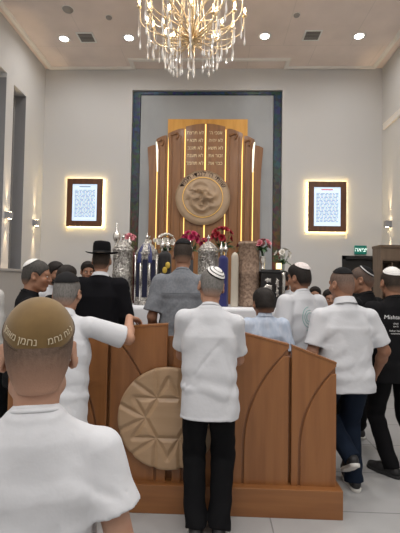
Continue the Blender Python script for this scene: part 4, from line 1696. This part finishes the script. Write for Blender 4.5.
    if hat:
        c = hp(0, -.005, .065)
        Mh = Matrix([list(r) for r in (Rh @ rot('X', 6))])
        k = hs
        er2 = 1.22
        prof = [(.078, .0), (.081, .03), (.080, .07), (.076, .10), (.066, .116), (.045, .118), (.02, .108), (.001, .106)]
        mb = MB()
        n = 40
        def crown(u, v):
            i = min(int(v * (len(prof) - 1)), len(prof) - 2)
            f = v * (len(prof) - 1) - i
            r = prof[i][0] * (1 - f) + prof[i + 1][0] * f
            z = prof[i][1] * (1 - f) + prof[i + 1][1] * f
            a = u * 2 * math.pi
            return Vector(c) + Mh @ Vector((r * k * math.cos(a) * 1.04, r * k * er2 * math.sin(a), z * k * 1.0 + (.006 * math.sin(a) ** 2)))
        ho = mb.grid(crown, n, 21, closeu=True).build('hat', hat, t)
        def brim(u, v):
            a = u * 2 * math.pi
            vv = v * 2 if v <= .5 else 2 - v * 2
            dzz = 0 if v <= .5 else -.005
            r = .078 + .072 * vv
            up = .016 * vv ** 2 * (abs(math.cos(a)) ** 2) + .004 * vv
            return Vector(c) + Mh @ Vector((r * k * math.cos(a) * 1.04, r * k * 1.16 * math.sin(a), up + dzz + .002))
        MB().grid(brim, n, 12, closeu=True).build('brim', hat, ho)
        def band(u, v):
            a = u * 2 * math.pi
            return Vector(c) + Mh @ Vector((.0825 * k * math.cos(a) * 1.04, .0825 * k * er2 * math.sin(a), (.004 + .026 * v) * k))
        MB().grid(band, n, 2, closeu=True).build('hat_band', mat('hat_ribbon', (.010, .010, .011), .5), ho)
    return dict(t=t, hc=hc, garment=garment, s=s, tp=tp, wr=wr, el=el)


def head_prims(hp, Rh, hs):
    v = lambda *a: _v(a) * hs
    H_ = [(ell(hp(0, -.012, .035), v(.077, .098, .088), Rh), .02, '+'),
          (ell(hp(0, .028, -.040), v(.062, .064, .078), Rh), .03, '+'),
          (ell(hp(0, -.040, -.020), v(.062, .068, .065), Rh), .03, '+'),
          (ell(hp(0, .064, -.100), v(.027, .024, .020), Rh), .02, '+'),
          (cap(hp(-.048, .0, -.078), .016 * hs, hp(-.018, .062, -.102), .015 * hs), .02, '+'),
          (cap(hp(.048, .0, -.078), .016 * hs, hp(.018, .062, -.102), .015 * hs), .02, '+'),
          (cap(hp(-.036, .074, .026), .013 * hs, hp(.036, .074, .026), .013 * hs), .02, '+')]
    for sd in (-1, 1):
        H_ += [(ell(hp(sd * .044, .062, -.028), v(.022, .020, .022), Rh), .02, '+'),
               (ell(hp(sd * .032, .100, .006), v(.018, .016, .012), Rh), .012, '-'),
               (ell(hp(sd * .031, .0795, .017), v(.015, .011, .006), Rh), .004, '+'),
               (ell(hp(sd * .031, .0795, -.005), v(.015, .010, .005), Rh), .004, '+')]
        Re = Rh @ rot('Z', sd * -22) @ rot('X', 8)
        H_ += [(ell(hp(sd * .0845, -.012, -.006), v(.0080, .021, .035), Re), .004, '+'),
               (ell(hp(sd * .079, .004, -.030), v(.008, .010, .012), Re), .008, '+'),
               (ell(hp(sd * .091, -.008, .000), v(.006, .011, .019), Re), .004, '-')]
    H_ += [(cap(hp(0, .088, .020), .009 * hs, hp(0, .108, -.026), .0125 * hs), .012, '+'),
           (ell(hp(-.013, .097, -.031), v(.009, .011, .008), Rh), .006, '+'),
           (ell(hp(.013, .097, -.031), v(.009, .011, .008), Rh), .006, '+'),
           (ell(hp(0, .086, -.060), v(.023, .011, .0065), Rh), .006, '+'),
           (ell(hp(0, .085, -.073), v(.020, .011, .0070), Rh), .006, '+'),
           (cap(hp(-.021, .090, -.0665), .0022 * hs, hp(.021, .090, -.0665), .0022 * hs), .003, '-')]
    return H_


def decal(P, txt, size, x0, z0, m, name, align='CENTER', side=-1, slant=0.0):
    me = P['garment'].data
    bvh = BVHTree.FromPolygons([v.co for v in me.vertices], [p.vertices for p in me.polygons])

    def fn(v):
        o = Vector((x0 + v.x + slant * v.y, side * 1.0, z0 + v.y + v.x * .0))
        h, n, i, d = bvh.ray_cast(o, Vector((0, -side, 0)))
        if h is None: h = Vector((o.x, side * .15, o.z))
        return h + Vector((0, side * (.003 + v.z), 0))
    return text_mesh(txt, size, fn, m, name, P['garment'], .0004, align, sub=2)


def shapes_decal(P, polys, m, name, side=-1):
    me = P['garment'].data
    bvh = BVHTree.FromPolygons([v.co for v in me.vertices], [p.vertices for p in me.polygons])
    mb = MB()
    for pts, r in polys:
        out = []
        for a, b in pts:
            h, n, i, d = bvh.ray_cast(Vector((a, side, b)), Vector((0, -side, 0)))
            out.append((h if h is not None else Vector((a, side * .15, b))) + Vector((0, side * .001, 0)))
        mb.tube(out, r, 5)
    return mb.build(name, m, P['garment'])


H_GREY = dict(name='grey', c=(0.17, 0.16, 0.15))
H_BLACK = dict(name='black', c=(0.018, 0.014, 0.012))
H_DARK = dict(name='dark_brown', c=(0.035, 0.024, 0.017))
H_BUZZ = dict(name='buzzed_brown', c=(0.085, 0.060, 0.045))
def hr(base, **k): return dict(base, **k)


K_black = mat('black_velvet_cap', (0.010, 0.010, 0.011), .9, spec=.2)
K_white = mat('white_knit_cap', (0.72, 0.71, 0.69), .85, bump=(160, .8, .004))
K_gold = mat('gold_brown_suede', (0.175, 0.108, 0.036), .9, sheen=.15, noise=((0.125, 0.075, 0.024), 10, (1, 1, 1), 4))
K_rim = mat('dark_brown_binding', (0.06, 0.035, 0.016), .7)
K_grey = mat('grey_knit_band', (0.42, 0.42, 0.42), .85)
K_pink = mat('pale_patterned_cap', (0.60, 0.52, 0.50), .85, noise=((0.70, 0.66, 0.64), 60, (1, 1, 1), 2))

TRB = dict(m=M_blacktr)
SHB = dict(m=M_shoe, sole=M_soleb)
SHW = dict(m=M_shoe, sole=M_sole, laces=True)

# 1 the boy nearest the camera
p1 = person('boy in white t-shirt and gold-brown lettered skullcap standing nearest, seen from behind', -.43, .98, 0, 1.55, yaw=17, hs=1.03, bscale=.982,
            girth=1.0, head=(14, 6, 0), shoulder_up=(-.012, -.022), sk=SK_LIGHT, skc=(0.42, 0.245, 0.17), hair=hr(H_BUZZ, t=.004, fade=(-.10, -.01), nape=-.10, cover=.9),
            kip=dict(size=65, tilt=50, m=K_gold, rim=K_rim, bulge=.012, off=.002, text=((u'נ נח נחמ', -50), (u'נחמן מאומן', -127))),
            top=dict(m=M_tee, ease=.018, hem=-.16, sleeve=.56, sr=.063, flare=.020, w=1.05, seed=1.0, folds=1.7), legs=TRB, shoes=SHW, res=.0068,
            arms={-1: dict(w=(-.29, .02, .85)), 1: dict(w=(.262, .06, .85), pole=(.3, -1, 0))})
# 2 the man leaning on the screen in the middle
p2 = person('grey-haired man in white t-shirt and black trousers leaning on podium, striped black and white skullcap', -.02, 2.62, 0, 1.70, yaw=0, lean=4, roll=0,
            girth=.98, head=(12, 10, 6), sk=SK_MID, hair=hr(H_GREY, t=.005, fade=(-.10, -.03)),
            kip=dict(size=47, tilt=44, m=[K_white, K_black], rings=[0, 0, 0, 0, 1, 0, 0, 1, 0, 0, 1], knit=True, side=16),
            top=dict(m=M_tee, ease=.020, hem=-.17, sleeve=.78, sr=.061, flare=.010, seed=2.3, folds=1.15), legs=dict(m=M_blacktr, r=1.12), shoes=SHW, res=.008,
            feet={-1: dict(p=(-.075, -.03, 0), yaw=8), 1: dict(p=(.08, -.02, 0), yaw=-6)}, shoulder_up=(.02, -.01),
            arms={-1: dict(w=(-.17, .30, 1.345), pole=(-.10, -.25, -1), dir=(.25, 1, -.22), n=(0, -.2, -1)), 1: dict(w=(.17, .30, 1.318), pole=(.12, -.25, -1), dir=(-.2, 1, -.22), n=(0, -.2, -1))})
# 3 the man on the left resting an arm on the screen
p3 = person('grey-haired man in white polo and black skullcap resting his right arm on podium', -.945, 2.46, 0, 1.64, yaw=2, lean=7,
            girth=1.04, head=(10, 0, 0), hs=1.0, sk=SK_MID, hair=hr(H_GREY, t=.005, fade=(-.10, -.03)), kip=dict(size=60, tilt=20, m=K_black, off=.004, bulge=.006),
            top=dict(m=M_tee, ease=.014, hem=-.17, sleeve=.84, sr=.068, flare=.012, collar='polo', seed=4.1), legs=dict(m=M_blacktr), shoes=SHB, res=.008, hands='fine', shoulder_up=(0, .015),
            arms={1: dict(world=(-.60, 2.85, 1.345), pole=(1, -.2, -.75), dir=(.55, .75, -.25), n=(.1, -.1, -1), curl=(18, 26), fine=True), -1: dict(w=(-.22, .42, 1.30), pole=(-.8, -.2, -.6), dir=(.1, 1, -.2), n=(0, 0, -1))})
# 4 dark shirt man in profile
p4 = person('man in black t-shirt and white skullcap in profile facing right', -1.49, 3.14, 0, 1.755, yaw=-62, girth=1.12, belly=.03, lean=4, head=(8, -14, 0), sk=SK_TAN, skc=(0.30, 0.155, 0.095),
            hair=hr(H_GREY, name='grey_dark', c=(.06, .055, .05), t=.006), kip=dict(size=42, tilt=42, m=K_white), face=True,
            top=dict(m=M_blackcot, ease=.016, hem=-.15, sleeve=.8, sr=.076, seed=5), legs=dict(m=M_blacktr), shoes=SHB, res=.009)
# 5 at the left edge
p5 = person('dark-haired man in white shirt cut off by the left edge of the photo', -2.01, 3.42, 0, 1.83, yaw=-25, sk=SK_TAN, skc=(0.30, 0.155, 0.095), hair=hr(H_BLACK, t=.010, top=.004), face=True,
            top=dict(m=M_tee2, ease=.012, sleeve=1.95, sr=.066, collar='polo', name='shirt'), legs=dict(m=M_blacktr), shoes=SHB, res=.011)
# 6 bearded man far left
p6 = person('bearded man in white shirt standing behind the man in black t-shirt', -1.80, 4.42, 0, 1.79, yaw=-118, sk=SK_TAN, skc=(0.30, 0.155, 0.095), hair=hr(H_BLACK, t=.010, top=.004), beard=H_BLACK, face=True,
            head=(12, -6, 0), top=dict(m=M_tee, ease=.012, sleeve=1.95, sr=.066, collar='polo', name='shirt', seed=7), legs=dict(m=M_blacktr), shoes=SHB, res=.010)
# 7 man in the black hat and suit
p7 = person('man in wide-brimmed black hat and black suit seen from behind', -1.06, 3.72, .17, 1.74, yaw=6, girth=1.08, head=(4, 0, 0), sk=SK_MID, hair=hr(H_DARK, t=.006, fade=(-.10, -.04)), hat=mat('black_felt', (.006, .006, .007), .85, spec=.15),
            top=dict(m=M_blacksuit, name='jacket', ease=.020, hem=-.24, sleeve=1.93, sr=.080, collar='polo', cm=M_tee, ch=.026, folds=.6, seed=8), legs=TRB, shoes=SHB, res=.009,
            arms={-1: dict(w=(-.25, .08, .86), pole=(-.5, -1, 0)), 1: dict(w=(.26, .06, .86), pole=(.5, -1, 0))})
# 8 two dark-haired boys between hat and cap
p8 = person('dark-haired young man looking towards the camera left of the black hat', -1.66, 5.2, 0, 1.83, yaw=205, sk=SK_TAN, skc=(0.30, 0.155, 0.095), hair=hr(H_BLACK, t=.010, top=.006, rough=1), face=True, head=(8, 0, 0), girth=.92,
            top=dict(m=M_blackcot, ease=.012, sleeve=.8), legs=TRB, shoes=SHB, res=.011)
p8b = person('dark-haired boy with face turned away, further left beside the black skullcap', -1.52, 4.02, 0, 1.74, yaw=-20, sk=SK_TAN, skc=(0.30, 0.155, 0.095), hair=hr(H_BLACK, t=.011, top=.006, rough=1), girth=.9, head=(10, 0, 0),
            top=dict(m=M_blackcot, ease=.012, sleeve=.8), legs=TRB, shoes=SHB, res=.011)
# 9 man in the grey shirt
p9 = person('tall man in grey short-sleeved shirt and black skullcap at the table', -.27, 3.42, .17, 1.79, yaw=2, girth=1.0, lean=4, head=(10, 0, 0), sk=SK_TAN, skc=(0.30, 0.155, 0.095), hair=hr(H_DARK, t=.006, fade=(-.10, -.02)),
            kip=dict(size=52, tilt=14, m=K_black, off=.004, bulge=.010), top=dict(m=M_greycot, ease=.016, hem=-.20, sleeve=.86, sr=.080, flare=.010, seed=9), legs=TRB, shoes=SHB, res=.009,
            arms={-1: dict(w=(-.245, .14, .90), pole=(-.25, -1, 0)), 1: dict(w=(.22, .26, 1.04), pole=(.3, -1, -.2))})
shapes_decal(p9, [([(-.17 + .34 * i / 16, 1.335 - .000 * i) for i in range(17)], .0018)], mat('grey_seam', (.085, .09, .10), .9), 'yoke_seam')
# 10 child in pale blue shirt
p10 = person('dark-haired boy in pale blue shirt standing low behind podium', .41, 3.22, .17, 1.385, yaw=8, girth=.98, hs=.97, head=(6, 4, 0), sk=SK_TAN, skc=(0.30, 0.155, 0.095), hair=hr(H_BLACK, t=.011, top=.006, rough=1, nape=-.075),
             top=dict(m=M_blueshirt, ease=.020, hem=-.15, sleeve=.9, sr=.080, collar='polo', seed=10, folds=1.2), legs=TRB, shoes=SHB, res=.009,
             arms={-1: dict(w=(-.22, .16, .92), pole=(-.3, -1, 0)), 1: dict(w=(.22, .14, .92), pole=(.3, -1, 0))})
# 11 boy with teal print
p11 = person('boy in white t-shirt with teal print on the back and pale skullcap, facing left', .765, 3.52, .17, 1.60, yaw=22, girth=1.0, head=(6, 22, 0), sk=SK_TAN, skc=(0.30, 0.155, 0.095), hair=hr(H_BLACK, t=.009, top=.005, fade=(-.10, -.05)), face=True,
             kip=dict(size=46, tilt=30, m=K_pink, off=.003), top=dict(m=M_tee, ease=.024, hem=-.17, sleeve=.92, sr=.082, flare=.016, seed=11), legs=TRB, shoes=SHB, res=.008,
             arms={-1: dict(w=(-.24, .12, .90), pole=(-.3, -1, 0)), 1: dict(w=(.25, .10, .90), pole=(.3, -1, 0))})
s_ = p11['s']
shapes_decal(p11, [([(.00 + .065 * math.cos(a) * k, 1.26 * s_ + .085 * math.sin(a) * k) for a in np.linspace(.6 + k, 4.6 + 2 * k, 20)], .003) for k in (.45, .7, 1.0)] + [([(-.03 + .02 * i, 1.14 * s_ + .006 * (i % 2)) for i in range(7)], .003)], mat('teal_print', (.20, .40, .38), .8), 'back_print')
# 12 big man in the white polo
p12 = person('broad man in white polo shirt, dark jeans and black skullcap right of the podium', 1.025, 3.16, 0, 1.725, yaw=6, girth=1.24, belly=.035, lean=2, head=(8, 22, 0), sk=SK_TAN, skc=(0.33, 0.17, 0.11), hair=hr(H_GREY, name='grey_shaved', c=(.10, .085, .075), t=.003, fade=(-.12, .02), cover=.8),
             shoulder_up=(-.018, -.018), kip=dict(size=54, tilt=16, m=K_black, off=.003, bulge=.006), top=dict(m=M_tee, ease=.012, hem=-.13, sleeve=.80, sr=.062, flare=.006, collar='polo', seed=12, folds=1.3), legs=dict(m=M_denim, r=1.1), shoes=SHW, res=.008,
             feet={-1: dict(p=(.02, -.10, .16), yaw=-4, pitch=32), 1: dict(p=(.115, .10, 0), yaw=-4)},
             arms={-1: dict(w=(-.29, .10, .86), pole=(-.3, -1, 0)), 1: dict(w=(.34, .16, .90), pole=(.5, -1, 0))})
# 13 man with grey-banded skullcap
p13 = person('man in black shirt turned left with grey-banded black skullcap', 1.435, 3.86, 0, 1.77, yaw=38, girth=1.1, head=(8, 26, 0), sk=SK_TAN, skc=(0.30, 0.155, 0.095), hair=hr(H_GREY, name='grey_short', c=(.07, .06, .055), t=.004, fade=(-.11, -.01), cover=.85), face=True,
             kip=dict(size=54, tilt=50, m=[K_black, K_grey], rings=[0, 0, 0, 0, 0, 0, 0, 1, 0], off=.003), top=dict(m=M_blackcot, ease=.014, sleeve=.8, sr=.076, seed=13), legs=dict(m=M_blacktr), shoes=SHW, res=.009,
             feet={-1: dict(p=(.02, .33, 0), yaw=-20), 1: dict(p=(.38, .30, 0), yaw=-30)})
# 14 man at the right edge
p14 = person('man in black lettered t-shirt and white knitted skullcap at the right edge', 1.55, 3.52, 0, 1.745, yaw=10, girth=1.16, head=(6, -4, 0), sk=SK_TAN, skc=(0.30, 0.155, 0.095), hair=hr(H_DARK, t=.005, fade=(-.10, -.03)),
             kip=dict(size=56, tilt=26, m=K_white, off=.004, knit=True, bulge=.006), top=dict(m=M_blackcot, ease=.016, sleeve=.8, sr=.078, seed=14, folds=.7), legs=dict(m=M_blacktr, r=1.05), shoes=dict(m=M_shoe, sole=M_soleb, laces=True), res=.009,
             feet={-1: dict(p=(-.05, -.02, 0), yaw=30), 1: dict(p=(.20, -.1, 0), yaw=-10)})
mp = mat('white_print', (.6, .6, .6), .8)
decal(p14, 'Mishtanu', .045, -.06, 1.335, mp, 'back_lettering', slant=.25)
for k, (tx, zz) in enumerate((('ohad', 1.285), ('tov li', 1.262), ('behar haor', 1.225), ('veemuna', 1.203))):
    decal(p14, tx, .022, -.06, zz, mp, 'back_lettering')
# 15 bearded man behind the table
p15 = person('bearded man in white shirt behind the black cabinet looking down', .98, 5.5, 0, 1.75, yaw=140, sk=SK_TAN, skc=(0.30, 0.155, 0.095), hair=hr(H_BLACK, t=.010, top=.004), beard=H_BLACK, face=True, head=(16, 0, 0),
             top=dict(m=M_tee, ease=.018, sleeve=1.9, sr=.070, collar='polo', name='shirt', seed=15), legs=TRB, shoes=SHB, res=.011,
             arms={-1: dict(w=(-.10, .28, 1.15), pole=(-1, -.4, -.4)), 1: dict(w=(.10, .28, 1.12), pole=(1, -.4, -.4))})
# 16-17 two far boys
p16 = person('dark-haired boy far behind, left of the two by the back wall', 1.43, 5.7, 0, 1.545, yaw=165, sk=SK_TAN, skc=(0.30, 0.155, 0.095), hair=hr(H_BLACK, t=.011, top=.006), face=True, girth=.92, top=dict(m=M_blackcot, ease=.012, sleeve=.8), legs=TRB, shoes=SHB, res=.012)
p17 = person('dark-haired boy far behind, right of the two and half a head lower', 1.44, 5.05, 0, 1.52, yaw=175, sk=SK_TAN, skc=(0.30, 0.155, 0.095), hair=hr(H_BLACK, t=.011, top=.006), face=True, girth=.92, top=dict(m=M_blackcot, ease=.012, sleeve=.8), legs=TRB, shoes=SHB, res=.012)
